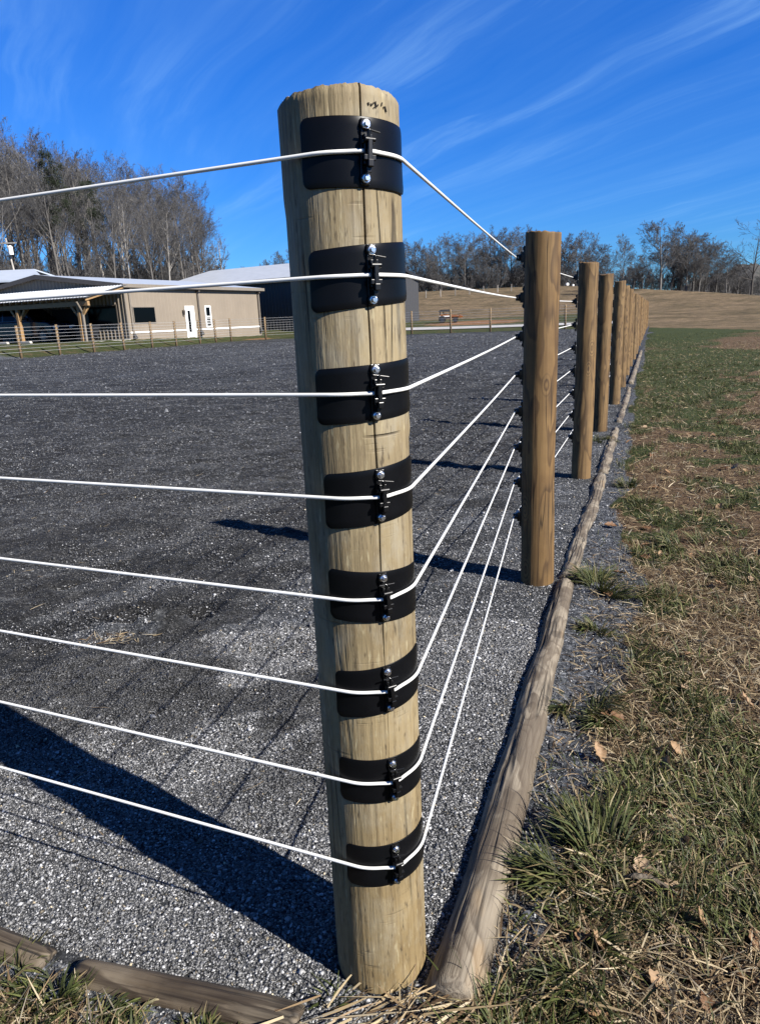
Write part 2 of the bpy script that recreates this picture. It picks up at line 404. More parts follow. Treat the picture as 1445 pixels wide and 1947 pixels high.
# bark
def bark(name, a, bb):
    a, bb = dim(a), dim(bb)
    m, t, b = newmat(name)
    mp_ = N(t, 'ShaderNodeMapping', {'Vector': pos(t), 'Scale': (3, 3, 0.6)})
    n = N(t, 'ShaderNodeTexNoise', {'Vector': mp_.outputs[0], 'Scale': 2.0, 'Detail': 5.0})
    oi = N(t, 'ShaderNodeObjectInfo')
    c = ramp_(t, n.outputs[0], [(0.3, a), (0.7, bb)])
    c = mix_(t, 1.0, c, N(t, 'ShaderNodeCombineColor', {0: mapr(t, oi.outputs['Random'], 0, 1, .7, 1.15), 1: mapr(t, oi.outputs['Random'], 0, 1, .7, 1.12), 2: mapr(t, oi.outputs['Random'], 0, 1, .72, 1.1)}).outputs[0], 'MULTIPLY')
    setb(t, b, Base_Color=c, Roughness=0.95, Specular_IOR_Level=0.1)
    return m
M['bark'] = bark('grey bark', (0.075, 0.072, 0.068), (0.17, 0.162, 0.152))
M['bark_pale'] = bark('pale bark', (0.18, 0.17, 0.155), (0.38, 0.36, 0.33))
M['twig'] = bark('twig bark', (0.066, 0.066, 0.068), (0.122, 0.121, 0.121))
M['bark_dark'] = bark('dark bark', (0.035, 0.032, 0.03), (0.08, 0.074, 0.068))
M['needle'] = simple('pine needles', (0.020, 0.026, 0.016), 0.9, var=0.5, scale=1.5, spec=0.1)

# attribute coloured
def attrmat(name, rough=0.8, spec=0.3, trans=0.0):
    m, t, b = newmat(name)
    a = N(t, 'ShaderNodeAttribute', attribute_name='col')
    colr = mix_(t, 1.0, a.outputs['Color'], dim((1, 1, 1)), 'MULTIPLY')
    setb(t, b, Base_Color=colr, Roughness=rough, Specular_IOR_Level=spec)
    if trans > 0:
        tr = N(t, 'ShaderNodeBsdfTranslucent', {'Color': colr})
        mx = N(t, 'ShaderNodeMixShader', {0: trans, 1: b.outputs[0], 2: tr.outputs[0]})
        o = [n for n in t.nodes if n.type == 'OUTPUT_MATERIAL'][0]; t.links.new(mx.outputs[0], o.inputs[0])
    return m
M['blade'] = attrmat('grass blades', 0.6, 0.22, 0.18)
M['chip'] = attrmat('stone chips', 0.55, 0.5)
M['leaf'] = attrmat('dry leaf', 0.65, 0.3, 0.15)

def gravel_nodes(t, P):
    """dark blue grey crushed stone, returns colour and height"""
    v = N(t, 'ShaderNodeTexVoronoi', {'Vector': P, 'Scale': 120.0})
    v2 = N(t, 'ShaderNodeTexVoronoi', {'Vector': P, 'Scale': 62.0})
    g = math_(t, 'ADD', math_(t, 'MULTIPLY', N(t, 'ShaderNodeSeparateColor', {0: v.outputs['Color']}).outputs[0], 0.55),
              math_(t, 'MULTIPLY', N(t, 'ShaderNodeSeparateColor', {0: v2.outputs['Color']}).outputs[0], 0.45))
    n = N(t, 'ShaderNodeTexNoise', {'Vector': P, 'Scale': 9.0, 'Detail': 6.0, 'Roughness': 0.7})
    g = math_(t, 'ADD', g, math_(t, 'MULTIPLY', math_(t, 'SUBTRACT', n.outputs[0], 0.5), 0.5))
    c = ramp_(t, g, [(0.15, (0.022, 0.024, 0.028)), (0.5, (0.060, 0.065, 0.075)), (0.75, (0.105, 0.112, 0.128)), (0.97, (0.26, 0.27, 0.29))])
    h = math_(t, 'SUBTRACT', n.outputs[0], math_(t, 'MULTIPLY', v2.outputs['Distance'], 0.8))
    return c, h
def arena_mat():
    m, t, b = newmat('arena gravel'); P = pos(t)
    c, h = gravel_nodes(t, P)
    da = N(t, 'ShaderNodeAttribute', attribute_name='dark').outputs['Fac']
    dk = mix_(t, 1.0, c, (0.40, 0.38, 0.36), 'MULTIPLY')
    c = mix_(t, da, c, dk)
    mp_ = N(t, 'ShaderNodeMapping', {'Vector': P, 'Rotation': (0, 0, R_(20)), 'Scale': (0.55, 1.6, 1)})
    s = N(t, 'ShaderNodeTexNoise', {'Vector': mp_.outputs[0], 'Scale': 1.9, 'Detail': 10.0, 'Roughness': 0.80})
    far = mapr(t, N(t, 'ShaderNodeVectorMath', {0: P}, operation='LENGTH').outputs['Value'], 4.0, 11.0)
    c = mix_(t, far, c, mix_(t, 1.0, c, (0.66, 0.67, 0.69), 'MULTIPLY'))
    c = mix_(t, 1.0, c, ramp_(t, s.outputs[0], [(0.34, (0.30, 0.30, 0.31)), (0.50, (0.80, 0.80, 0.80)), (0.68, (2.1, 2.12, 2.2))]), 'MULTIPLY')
    c = mix_(t, 1.0, c, dim((1.02, 1, .94)), 'MULTIPLY')
    setb(t, b, Base_Color=c, Roughness=0.85, Specular_IOR_Level=0.25)
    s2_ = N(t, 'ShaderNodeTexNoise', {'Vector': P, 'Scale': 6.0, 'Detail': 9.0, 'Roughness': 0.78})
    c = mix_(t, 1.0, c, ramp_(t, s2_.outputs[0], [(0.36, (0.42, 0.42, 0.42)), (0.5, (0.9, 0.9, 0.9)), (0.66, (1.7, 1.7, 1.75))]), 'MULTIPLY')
    h = math_(t, 'ADD', h, math_(t, 'MULTIPLY', s2_.outputs[0], 3.0))
    hh = math_(t, 'ADD', math_(t, 'MULTIPLY', h, 0.35), math_(t, 'MULTIPLY', s.outputs[0], 3.2))
    bump(t, b, hh, 1.0, 0.035)
    return m
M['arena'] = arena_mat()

def ground_mat():
    m, t, b = newmat('field ground'); P = pos(t)
    A = lambda nme: N(t, 'ShaderNodeAttribute', attribute_name=nme).outputs['Fac']
    n1 = N(t, 'ShaderNodeTexNoise', {'Vector': P, 'Scale': 1.3, 'Detail': 8.0, 'Roughness': 0.68})
    n2 = N(t, 'ShaderNodeTexNoise', {'Vector': P, 'Scale': 24.0, 'Detail': 6.0, 'Roughness': 0.75})
    n3 = N(t, 'ShaderNodeTexNoise', {'Vector': P, 'Scale': 0.22, 'Detail': 6.0, 'Roughness': 0.7})
    soil = ramp_(t, n2.outputs[0], [(0.3, (0.030, 0.018, 0.011)), (0.5, (0.092, 0.060, 0.036)), (0.75, (0.20, 0.145, 0.09))])
    grass = ramp_(t, n2.outputs[0], [(0.28, (0.014, 0.020, 0.007)), (0.55, (0.040, 0.050, 0.018)), (0.8, (0.085, 0.090, 0.038))])
    tan = ramp_(t, n2.outputs[0], [(0.25, (0.085, 0.060, 0.036)), (0.55, (0.165, 0.122, 0.075)), (0.8, (0.25, 0.19, 0.125))])
    tan = mix_(t, mapr(t, n3.outputs[0], 0.44, 0.60, 0, 0.75), tan, (0.070, 0.056, 0.030))
    tan = mix_(t, 1.0, tan, ramp_(t, n1.outputs[0], [(0.3, (0.45, 0.45, 0.45)), (0.5, (0.85, 0.85, 0.85)), (0.72, (1.5, 1.45, 1.4))]), 'MULTIPLY')
    dirt = ramp_(t, n1.outputs[0], [(0.3, (0.11, 0.055, 0.028)), (0.7, (0.23, 0.13, 0.072))])
    gr, h = gravel_nodes(t, P)
    jit = math_(t, 'MULTIPLY', math_(t, 'SUBTRACT', n1.outputs[0], 0.5), 1.0)
    def msk(nme): return mapr(t, math_(t, 'ADD', A(nme), jit), 0.38, 0.62)
    c = mix_(t, msk('green'), soil, grass)
    c = mix_(t, msk('tan'), c, tan)
    c = mix_(t, msk('dirt'), c, dirt)
    c = mix_(t, msk('gravel'), c, gr)
    c = mix_(t, 1.0, c, dim((1, 1, 1)), 'MULTIPLY')
    setb(t, b, Base_Color=c, Roughness=0.95, Specular_IOR_Level=0.1)
    bump(t, b, math_(t, 'ADD', n2.outputs[0], math_(t, 'MULTIPLY', n1.outputs[0], 1.5)), 0.8, 0.035)
    return m
M['ground'] = ground_mat()
def road_mat():
    m, t, b = newmat('road stone'); P = pos(t)
    n = N(t, 'ShaderNodeTexNoise', {'Vector': P, 'Scale': 1.2, 'Detail': 8.0, 'Roughness': 0.7})
    setb(t, b, Base_Color=ramp_(t, n.outputs[0], [(0.3, (0.20, 0.19, 0.19)), (0.7, (0.34, 0.33, 0.33))]), Roughness=0.95)
    return m
M['road'] = road_mat()

# ================================================================== SETTING
def grid_faces(nr, nc, wrap=False):
    i = np.arange(nr - 1)[:, None]; j = np.arange(nc if wrap else nc - 1)[None, :]
    j2 = (j + 1) % nc
    a = i * nc + j; b = i * nc + j2; c = (i + 1) * nc + j2; e = (i + 1) * nc + j
    return np.stack([a, b, c, e], -1).reshape(-1, 4)

def gravel_strip(x, y):
    """crushed stone spilled just outside the edging logs"""
    n, d = nd(x, y)
    wr = -0.03 + 0.34 * fbm(d * 1.5, n * 0 + 3.3, 61, 3) * (1 - .55 * sst(d, 3, 8)) + 0.14 * np.exp(-((d - 1.9) / .6) ** 2) + 0.12 * (fbm(x * 7, y * 7, 63, 3) - .5) - 0.10 * sst(d, 0.0, -0.2)
    right = (1 - sst(-n - 0.18, wr - 0.03, wr + 0.03)) * (n < 0.2) * sst(d, -0.12, 0.1)
    right = right * (1 - 0.0 * d)
    wl = 0.03 + 0.05 * fbm(n * 3.3, n * 0 + 1.3, 66, 3)
    left = (1 - sst(-d - 0.25, wl - 0.02, wl + 0.02)) * (n > 0.22)
    return np.clip(np.maximum(right, left), 0, 1)

def green_amt(x, y):
    n, d = nd(x, y); r = np.hypot(x, y)
    a = fbm(x * 4.4, y * 3.4, 71, 4)
    th = 0.02 * sst(r, 3.5, 6)
    near = np.maximum(sst(a, 0.485 + th, 0.575 + th), 0.45 * ((d < -.2) & (n > .05)))
    strip = (1 - sst(-n, 0.5 + 0.04 * d, 1.2 + .10 * d)) * sst(r, 5, 9)
    band = sst(r, 25, 35) * (.55 + .45 * sst(fbm(x * .12, y * .3, 88, 3), .35, .6))
    return np.clip(near * (1 - sst(r, 10, 26)) * .95 + 0.55 * strip + band * 0.9 + sst(r, 9, 15) * .6 * sst(fbm(x * .5, y * .3, 89, 3), .42, .58), 0, 1)

# ---- ground: one sheet to the horizon
rr = np.concatenate(([0.02], 0.35 * 1.032 ** np.arange(0, 275))); rr = np.concatenate((rr[rr < 1900], [2600.0]))
aa = np.concatenate((np.linspace(-48, 48, 193), np.linspace(50, 310, 105)))
RRg, AAg = np.meshgrid(rr, np.radians(aa), indexing='ij')
gx = (RRg * np.sin(AAg)).ravel(); gy = (RRg * np.cos(AAg)).ravel()
gn, gd = nd(gx, gy); gr_ = np.hypot(gx, gy); gaz = np.degrees(np.arctan2(gx, gy))
inside = sst(np.minimum(np.minimum(gn + 0.10, gd + 0.16), np.minimum(28.6 - gn, 48.2 - gd)), -0.05, 0.12)
gz = terrain(gx, gy) - 0.07 * inside
F = grid_faces(len(rr), len(aa), True)
me = mesh_np('ground', np.stack([gx, gy, gz], 1), F, True)
lawn = (1 - sst(gd, 44.5, 47.5)) * (gn < 0)
ylim = np.interp(gaz, [15, 21, 28, 40], [46, 45.5, 36.0, 27])
tanm = np.where(gn < 1.0, sst(gr_, ylim - .8, ylim + .8), sst(gr_, 66, 84))
tanm = np.where((gn > 28.6) & (gr_ < 75), 0, tanm)
add_attr(me, 'green', np.where(gn < 0.2, green_amt(gx, gy), 0.62))
add_attr(me, 'tan', np.clip(tanm, 0, 1))
patch = 0.95 * np.exp(-(((gx - 9.5) / 5.5) ** 2 + ((gy - 66) / 4.5) ** 2)) + 0.75 * np.exp(-(((gx + 8.6) / 1.6) ** 2 + ((gy - 55) / 1.6) ** 2))
patch = patch + 0.65 * np.exp(-(((gx - 1.25) / 0.22) ** 2 + ((gy - 3.45) / 0.14) ** 2))
add_attr(me, 'dirt', patch)
add_attr(me, 'gravel', gravel_strip(gx, gy) * (gr_ < 40))
tag(obj('ground', me, M['ground']), kind='structure')

# ---- arena surface
def prog(a, b, n1, s0, g):
    v = list(np.arange(a, a + n1 * s0, s0))
    s = s0
    while v[-1] < b: s *= g; v.append(v[-1] + s)
    v[-1] = b
    return np.array(v)
an = prog(-0.15, 28.75, 150, 0.022, 1.045); ad = prog(-0.21, 48.35, 290, 0.022, 1.04)
AN, AD = np.meshgrid(an, ad, indexing='ij')
ax = C0[0] + N2[0] * AN.ravel() + D2[0] * AD.ravel(); ay = C0[1] + N2[1] * AN.ravel() + D2[1] * AD.ravel()
me = mesh_np('arena_gravel', np.stack([ax, ay, arena_h(ax, ay)], 1), grid_faces(len(an), len(ad))[:, ::-1], True)
add_attr(me, 'dark', arena_dark(ax, ay))
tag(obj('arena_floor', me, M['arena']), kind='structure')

# ---- farm road beyond the arena
rn = np.linspace(26, 1.5, 60); V = []
for q in rn:
    for dd in (53.8 + 0.25 * math.sin(q * .3), 57.6 + 0.3 * math.sin(q * .23 + 1)):
        p = W(q, dd); V.append((p.x, p.y, float(terrain(p.x, p.y)) + 0.05))
me = mesh_np('farm_road', V, grid_faces(60, 2)[:, ::-1]); tag(obj('road', me, M['road']), kind='structure')

# ---- distant wooded hill on the right
ha = np.radians(np.linspace(10, 48, 120)); hr = np.linspace(330, 620, 24)
HA, HR = np.meshgrid(ha, hr, indexing='ij')
prof = np.sin(np.clip((HR - 330) / 290, 0, 1) * math.pi) ** 0.8
hz = -2 + prof * (24 + 9 * (fbm(np.degrees(HA) * .35, HR * 0, 91, 3) - .5) + 5.0 * (fbm(np.degrees(HA) * 3.5, HR * .07, 93, 4) - .5)) * np.interp(np.degrees(HA), [10, 22, 27, 48], [.25, .45, 1, 1.05])
m_, t_, b_ = newmat('far wooded hill')
nz = N(t_, 'ShaderNodeTexNoise', {'Vector': pos(t_), 'Scale': 0.12, 'Detail': 8.0, 'Roughness': 0.75})
setb(t_, b_, Base_Color=ramp_(t_, nz.outputs[0], [(0.35, (0.020, 0.026, 0.020)), (0.5, (0.05, 0.048, 0.042)), (0.65, (0.085, 0.075, 0.066))]), Roughness=1.0)
bump(t_, b_, nz.outputs[0], 1.0, 3.0)
me = mesh_np('hill', np.stack([(HR * np.sin(HA)).ravel(), (HR * np.cos(HA)).ravel(), hz.ravel()], 1), grid_faces(120, 24), True)
tag(obj('hill', me, m_), kind='structure')

# ================================================================== CORNER POST
WIRE_Z = [1.370, 1.221, 1.066, 0.918, 0.761, 0.607, 0.443, 0.279]
CLIP = R_(23.6)
HP = 1.447
def pol(phi, r, z): return (r * math.sin(phi), -r * math.cos(phi), z)
def post_R(z): return 0.0842 + (0.0818 - 0.0842) * z / HP

def crack_off(z): return 0.03 * (fbm(z * 11, z * 0 + .7, 103, 3) - .5) + 0.045 * (fbm(z * 3.3, z * 0 + .5, 101, 3) - .5) * 2 + 0.02 * (z - .8) - 0.03
def make_corner_shaft():
    zs = np.concatenate((np.linspace(-0.25, HP - 0.012, 240), [HP - 0.006, HP]))
    base = np.linspace(-math.pi, math.pi, 201)[:-1]
    ck = np.array([-.10, -.05, -.03, -.02, -.014, -.009, 0, .009, .014, .02, .03, .05, .10])
    th = np.concatenate((base[(np.abs(base) > .12)], ck)); th = np.sort(th)
    Z, T = np.meshgrid(zs, th, indexing='ij')
    w = np.exp(-(T / .5) ** 2)
    phi = CLIP + T + crack_off(Z) * w
    r = post_R(Z)
    r = r + 0.0008 * (fbm(np.cos(phi) * 1.3 + 5, Z * 2.2 + np.sin(phi) * 1.3, 111, 3) - .5) * 2
    r = r + 0.0005 * (fbm(phi * 16, Z * 2.0, 113, 3) - .5) * 2
    # shaved facets and a step on the left near the top
    r = r - 0.0022 * np.exp(-((phi + 1.25) / .5) ** 2) * sst(Z, 1.33, 1.30)
    dep = 0.010 * sst(Z, 0.25, 0.7) + 0.0015 * sst(Z, .1, .3)
    wd = (0.0035 + 0.0055 * sst(Z, 0.5, 1.1)) * (0.55 + 0.9 * fbm(Z * 9, Z * 0 + 2, 131, 3))
    r = r - dep * np.exp(-(T / wd) ** 2)
    # splinter notch on the right edge below the fourth band
    r = r - 0.004 * np.exp(-((phi - 1.5) / .09) ** 2 - ((Z - .975) / .03) ** 2) + 0.003 * np.exp(-((phi - 1.5) / .06) ** 2 - ((Z - 1.0) / .02) ** 2)
    top = Z > HP - 0.009
    Zt = Z.copy()
    rim = (fbm(T * 13 + 7, T * 0, 121, 4) - .5) * 0.0055 + 0.0025 * np.sin(phi * 2 + 1.0)
    Zt = Z + rim * sst(Z, HP - 0.05, HP)
    r = np.where(Z >= HP - 1e-6, r - 0.0035, r)
    X = r * np.sin(phi); Y = -r * np.cos(phi)
    V = np.stack([X.ravel(), Y.ravel(), Zt.ravel()], 1)
    nr, nc = Z.shape
    me = mesh_np('shaft', V, grid_faces(nr, nc, True), True)
    ring = V[(nr - 1) * nc:]
    Vc = np.concatenate((ring, ring * np.array([.55, .55, 1]) + np.array([0, 0, -.002]), [[0, 0, HP - .006]]))
    k = nc; i = np.arange(k); j = (i + 1) % k
    F1 = np.stack([i, j, k + j, k + i], 1); F2 = np.stack([k + i, k + j, np.full(k, 2 * k)], 1)
    return me, mesh_np('cut_top', Vc, [F1, F2])

corner = empty('corner_post', (C0[0], C0[1], 0), 0, 'thick weathered yellow-grey round corner post with eight black band guards', 'fence post')
sh, ct = make_corner_shaft()
obj('shaft', sh, M['corner_wood'], corner); obj('cut_top', ct, M['cut_wood'], corner)
# dark mill stamp near the top, worn past reading
mb = MB(); rs = random.Random(3)
for k in range(9):
    ph = CLIP + 0.10 + k * 0.042; z = 1.4255 + rs.uniform(-.0015, .0015)
    if k in (5,): continue
    for s in range(rs.choice([1, 2, 2])):
        p0 = ph + rs.uniform(-.014, .014); z0 = z + rs.uniform(-.004, .004); p1 = ph + rs.uniform(-.018, .018); z1 = z + rs.uniform(-.004, .004)
        r = post_R(1.41) + 0.0012
        mb.tube([pol(p0, r, z0), pol((p0 + p1) / 2, r, (z0 + z1) / 2), pol(p1, r, z1)], 0.0009, 5)
mb.build('stamp_mark', M['crack'], corner)

def make_guard(idx, z0):
    """curved black band held under the wire"""
    rs = random.Random(idx + 40)
    L = R_(59 + rs.uniform(-2, 2)); hz = 0.0402 + rs.uniform(-.0015, .002); rc = 0.011; Rm = post_R(z0)
    tilt = rs.uniform(-.02, .02) + (0.022 if idx == 0 else 0)
    nu, nv = 61, 9
    us = np.concatenate((np.linspace(-1, -.85, 12)[:-1], np.linspace(-.85, .85, nu - 22), np.linspace(.85, 1, 12)[1:])); nu = len(us)
    vs = np.linspace(-1, 1, nv)
    out = []
    for layer in (0, 1):
        for u in us:
            s = abs(u) * L * Rm; e = L * Rm - rc; h = hz
            if s > e: h = hz - rc + math.sqrt(max(0, rc * rc - (s - e) ** 2))
            for v in vs:
                lift = 0.0004 * (abs(u) ** 6) + 0.0008 * max(0, -v) ** 2
                r = Rm + (0.0019 if layer == 0 else 0.0003) + lift
                zz_ = z0 + v * h - u * tilt * .5
                out.append(pol(CLIP + u * L, r, zz_))
    F = []; o = nu * nv
    for i in range(nu - 1):
        for j in range(nv - 1):
            a = i * nv + j; F.append((a, a + nv, a + nv + 1, a + 1)); F.append((o + a, o + a + 1, o + a + nv + 1, o + a + nv))
    bd = [i * nv for i in range(nu)] + [(nu - 1) * nv + j for j in range(1, nv)] + [i * nv + nv - 1 for i in range(nu - 2, -1, -1)] + [j for j in range(nv - 2, 0, -1)]
    for k in range(len(bd)):
        a, b_ = bd[k], bd[(k + 1) % len(bd)]; F.append((a, o + a, o + b_, b_))
    me = bpy.data.meshes.new('band_guard'); me.from_pydata(out, [], F); me.update()
    me.polygons.foreach_set('use_smooth', np.ones(len(F), dtype=bool))
    g = obj('band_guard', me, M['plastic'], corner)
    m = g.modifiers.new('bevel', 'BEVEL'); m.width = 0.0007; m.segments = 2; m.limit_method = 'ANGLE'; m.angle_limit = R_(50)
    # clip frame: u = along the tangent, w = outwards, z up, measured from the band face
    e_w = Vector((math.sin(CLIP), -math.cos(CLIP), 0)); e_u = Vector((math.cos(CLIP), math.sin(CLIP), 0))
    org = e_w * (Rm + 0.0021) + Vector((0, 0, z0)) + e_u * rs.uniform(-.0015, .0015)
    MM = Matrix((e_u, e_w, Vector((0, 0, 1)))).transposed().to_4x4(); MM.translation = org
    tz = Matrix.Rotation(rs.uniform(-.05, .05), 4, 'Y')
    T = MM @ tz
    c = MB()
    c.box(-.0065, .0065, -.0002, .0032, -.039, .039, T)               # strip
    for s in (-1, 1):
        c.cyl(T @ Vector((0, 0, s * .0315)), T @ Vector((0, .0052, s * .0315)), .0085, .0074, 20)
    c.box(-.0055, .0055, .003, .0125, -.0165, .019, T)                # body
    c.box(-.0085, .0085, .0080, .0135, .0075, .0120, T)               # upper jaw
    c.box(-.0080, .0085, .0080, .0180, -.0125, -.0060, T)             # lower jaw
    c.box(-.0032, .0045, .0118, .0205, -.0200, -.0115, T)
    c.box(-.0030, .0030, .0150, .0195, -.0125, .0120, T)              # latch over the wire
    c.cyl(T @ Vector((-.007, .0165, .0115)), T @ Vector((.0075, .0165, .0115)), .0032, None, 10)
    c.cyl(T @ Vector((0, .0105, .0115)), T @ Vector((.001, .013, .0245)), .0034, .0026, 8)
    c.box(-.0120, .0135, .0100, .0128, .0228, .0248, T @ Matrix.Rotation(R_(7 + rs.uniform(-5, 5)), 4, 'Y'))   # finger tab
    c.box(-.0028, .0035, .0030, .0150, -.0262, -.0190, T)
    cl = c.build('wire_clip', M['plastic2'], g, bevel=0.0009)
    for s in (-1, 1):
        b2 = MB(); p = Vector((0, 0, s * .0315))
        b2.cyl(T @ (p + Vector((0, .005, 0))), T @ (p + Vector((0, .0066, 0))), .0060, .0054, 20)
        b2.cyl(T @ (p + Vector((0, .0066, 0))), T @ (p + Vector((0, .0105, 0))), .0042, .0039, 6)
        b2.build('screw', M['steel'], g, bevel=0.0005)
for i, z in enumerate(WIRE_Z): make_guard(i, z)

# ================================================================== LINE POSTS of the near fence
P2 = np.array([0.688, 2.953]); STEP = 2.115
LZ_TOP = 1.378; LZ_DZ = 0.1545
def line_z(i): return LZ_TOP - i * LZ_DZ
ins_m = MB()
ins_m.box(-.009, .009, 0, .007, -.043, .043)
for s in (-1, 1): ins_m.cyl((0, .006, s * .033), (0, .011, s * .033), .0075, .006, 10)
ins_m.box(-.010, .010, .006, .018, -.020, .020)
ins_m.cyl((0, .016, 0), (0, .027, 0), .016, .0125, 8)
ins_m.box(-.006, .006, .022, .036, -.012, -.004); ins_m.box(-.006, .006, .022, .036, .004, .011)
ins_m.box(-.0055, .0055, .031, .037, -.011, .010)
ins_me = ins_m.mesh('insulator'); ins_me.materials.append(M['plastic2'])

def make_line_shaft(seed, h, r0_, r1_, res=1.0):
    nz_ = int(70 * res); nc = int(64 * res)
    zs = np.concatenate((np.linspace(-0.15, h - 0.006, nz_), [h - .002, h])); th = np.linspace(-math.pi, math.pi, nc + 1)[:-1]
    Z, T = np.meshgrid(zs, th, indexing='ij')
    r = r0_ + (r1_ - r0_) * Z / h
    r = r * (1 + 0.05 * (fbm(np.cos(T) * .8 + seed, Z * 1.6 + np.sin(T) * .8, 200 + seed, 3) - .5) * 2)
    r = r + .0012 * (fbm(np.cos(T) * 3 + seed, Z * 4 + 3 * np.sin(T), 300 + seed, 3) - .5) * 2
    r = np.where(Z >= h - 1e-6, r - .005, r)
    bx = 0.006 * (fbm(Z * 1.1, Z * 0 + seed, 400 + seed, 2) - .5) * 2; by = 0.006 * (fbm(Z * 1.1, Z * 0 + seed, 450 + seed, 2) - .5) * 2
    Zr = Z + .006 * (fbm(np.cos(T) * 6, np.sin(T) * 6, 500 + seed, 3) - .5) * (Z > h - .01) * 2
    r = r - .0022 * np.exp(-((Z - h + .085) / .004) ** 2)
    Zr = Zr + (0.006 * np.sin(T + seed)) * sst(Z, h - .2, h)
    V = np.stack([(r * np.cos(T) + bx).ravel(), (r * np.sin(T) + by).ravel(), Zr.ravel()], 1)
    n_ = len(zs); cap = np.concatenate((V, [[0, 0, h]])); i = np.arange(nc); o = (n_ - 1) * nc
    F2 = np.stack([o + i, o + (i + 1) % nc, np.full(nc, n_ * nc)], 1)
    return mesh_np('shaft', cap, [grid_faces(n_, nc, True), F2], True)

ORD = ['first', 'second', 'third', 'fourth', 'fifth', 'sixth', 'seventh', 'eighth', 'ninth', 'tenth', 'eleventh', 'twelfth', 'thirteenth', 'fourteenth', 'fifteenth', 'sixteenth', 'seventeenth', 'eighteenth', 'nineteenth', 'twentieth', 'twenty first', 'twenty second', 'twenty third', 'twenty fourth']
LPOST = []
nline = 22
for k in range(nline):
    p = P2 + D2 * STEP * k
    rs = random.Random(900 + k)
    h = [1.465, 1.468, 1.478, 1.48][k] if k < 4 else 1.47 + rs.uniform(-.02, .02)
    ra = [0.0705, 0.066, 0.068, 0.066][k] if k < 4 else 0.066 + rs.uniform(-.004, .004)
    lb = ('smooth orange-brown fence post nearest the thick corner post, with oval knots' if k == 0 else
          'brown round fence post standing %s after the thick corner post along the right fence' % ORD[k])
    if k > 0: p = p + N2 * rs.uniform(-.015, .015)
    t = empty('fence_post', (p[0], p[1], 0), math.atan2(N2[1], N2[0]) - math.pi / 2, lb, 'fence post', 'round line posts of the near fence')
    q_ = .2 if k < 2 else .9
    t.rotation_euler = (R_(rs.uniform(-q_, q_)), R_(rs.uniform(-q_, q_)), t.rotation_euler[2])
    obj('shaft', make_line_shaft(k, h, ra * 1.03, ra * .98, 1.0 if k < 4 else .5), M['line_wood'], t)
    for i in range(8):
        # local +Y points into the arena
        obj('insulator', ins_me, None, t, (0, ra * 1.0 - .001, line_z(i)))
    LPOST.append((p, ra))
# two posts of the left run, just past the picture's edge, that carry the wires
LEFTP = []
for k in range(2):
    p = C0 + N2 * (2.35 + 2.1 * k) + D2 * (-0.11)
    t = empty('fence_post', (p[0], p[1], 0), math.atan2(D2[1], D2[0]) - math.pi / 2, '%s round post to the left of the thick corner post, past the left edge' % ORD[k], 'fence post', 'round line posts of the near fence')
    obj('shaft', make_line_shaft(60 + k, 1.47, .069, .066, .5), M['line_wood'], t)
    for i in range(8): obj('insulator', ins_me, None, t, (0, .066, WIRE_Z[i]))
    LEFTP.append(p)

# ================================================================== WIRES
def tangent(Q, C, r, side):
    """tangent point on circle from outside point Q; side picks which"""
    v = Q - C; L = np.linalg.norm(v); a = math.acos(r / L); b = math.atan2(v[1], v[0])
    return b + side * a
NAMES = ['topmost', 'second from top', 'third from top', 'fourth from top', 'fifth from top', 'sixth from top', 'seventh from top', 'lowest']
for i in range(8):
    z = WIRE_Z[i]; rw = post_R(z) + 0.0019 + 0.0029
    QL = LEFTP[0] + D2 * (.066 + .031); QR = LPOST[0][0] + N2 * (LPOST[0][1] + .031)
    aL = tangent(QL, C0, rw, 1); aR = tangent(QR, C0, rw, -1)
    clipa = math.atan2(-math.cos(CLIP), math.sin(CLIP))
    # angles: go from aL to aR through the clip
    def near(a, ref):
        while a - ref > math.pi: a -= 2 * math.pi
        while a - ref < -math.pi: a += 2 * math.pi
        return a
    aL = near(aL, clipa); aR = near(aR, clipa)
    pts = []
    for k in (1, 0):
        Q = LEFTP[k] + D2 * (.066 + .031); pts.append((Q[0], Q[1], z))
    QL3 = np.array([QL[0], QL[1], z])
    arc = []
    for a in np.linspace(aL, aR, 33):
        b = rw + 0.0058 * math.exp(-((a - clipa) / .20) ** 2)
        arc.append((C0[0] + b * math.cos(a), C0[1] + b * math.sin(a), z))
    zr = line_z(i)
    A0 = np.array(arc[0]); 
    for tt in np.linspace(0, 1, 12)[1:-1]:
        q = QL3 * (1 - tt) + A0 * tt; q[2] -= 0.0025 * math.sin(math.pi * tt); pts.append(tuple(q))
    pts += arc
    prev = np.array(arc[-1])
    for k in range(nline):
        q = LPOST[k][0] + N2 * (LPOST[k][1] + .031); q = np.array([q[0], q[1], zr])
        for tt in (np.linspace(0, 1, 7)[1:] if k < 3 else (1.0,)):
            w_ = prev * (1 - tt) + q * tt; w_[2] -= 0.003 * math.sin(math.pi * tt); pts.append(tuple(w_))
        prev = q
    mb = MB(); mb.tube(pts, 0.0027, 10)
    o = mb.build('fence_wire', M['wire'], None, smooth=True)
    tag(o, '%s of the eight white coated wires bent round the thick corner post' % NAMES[i], 'fence wire', 'white wires of the near fence')

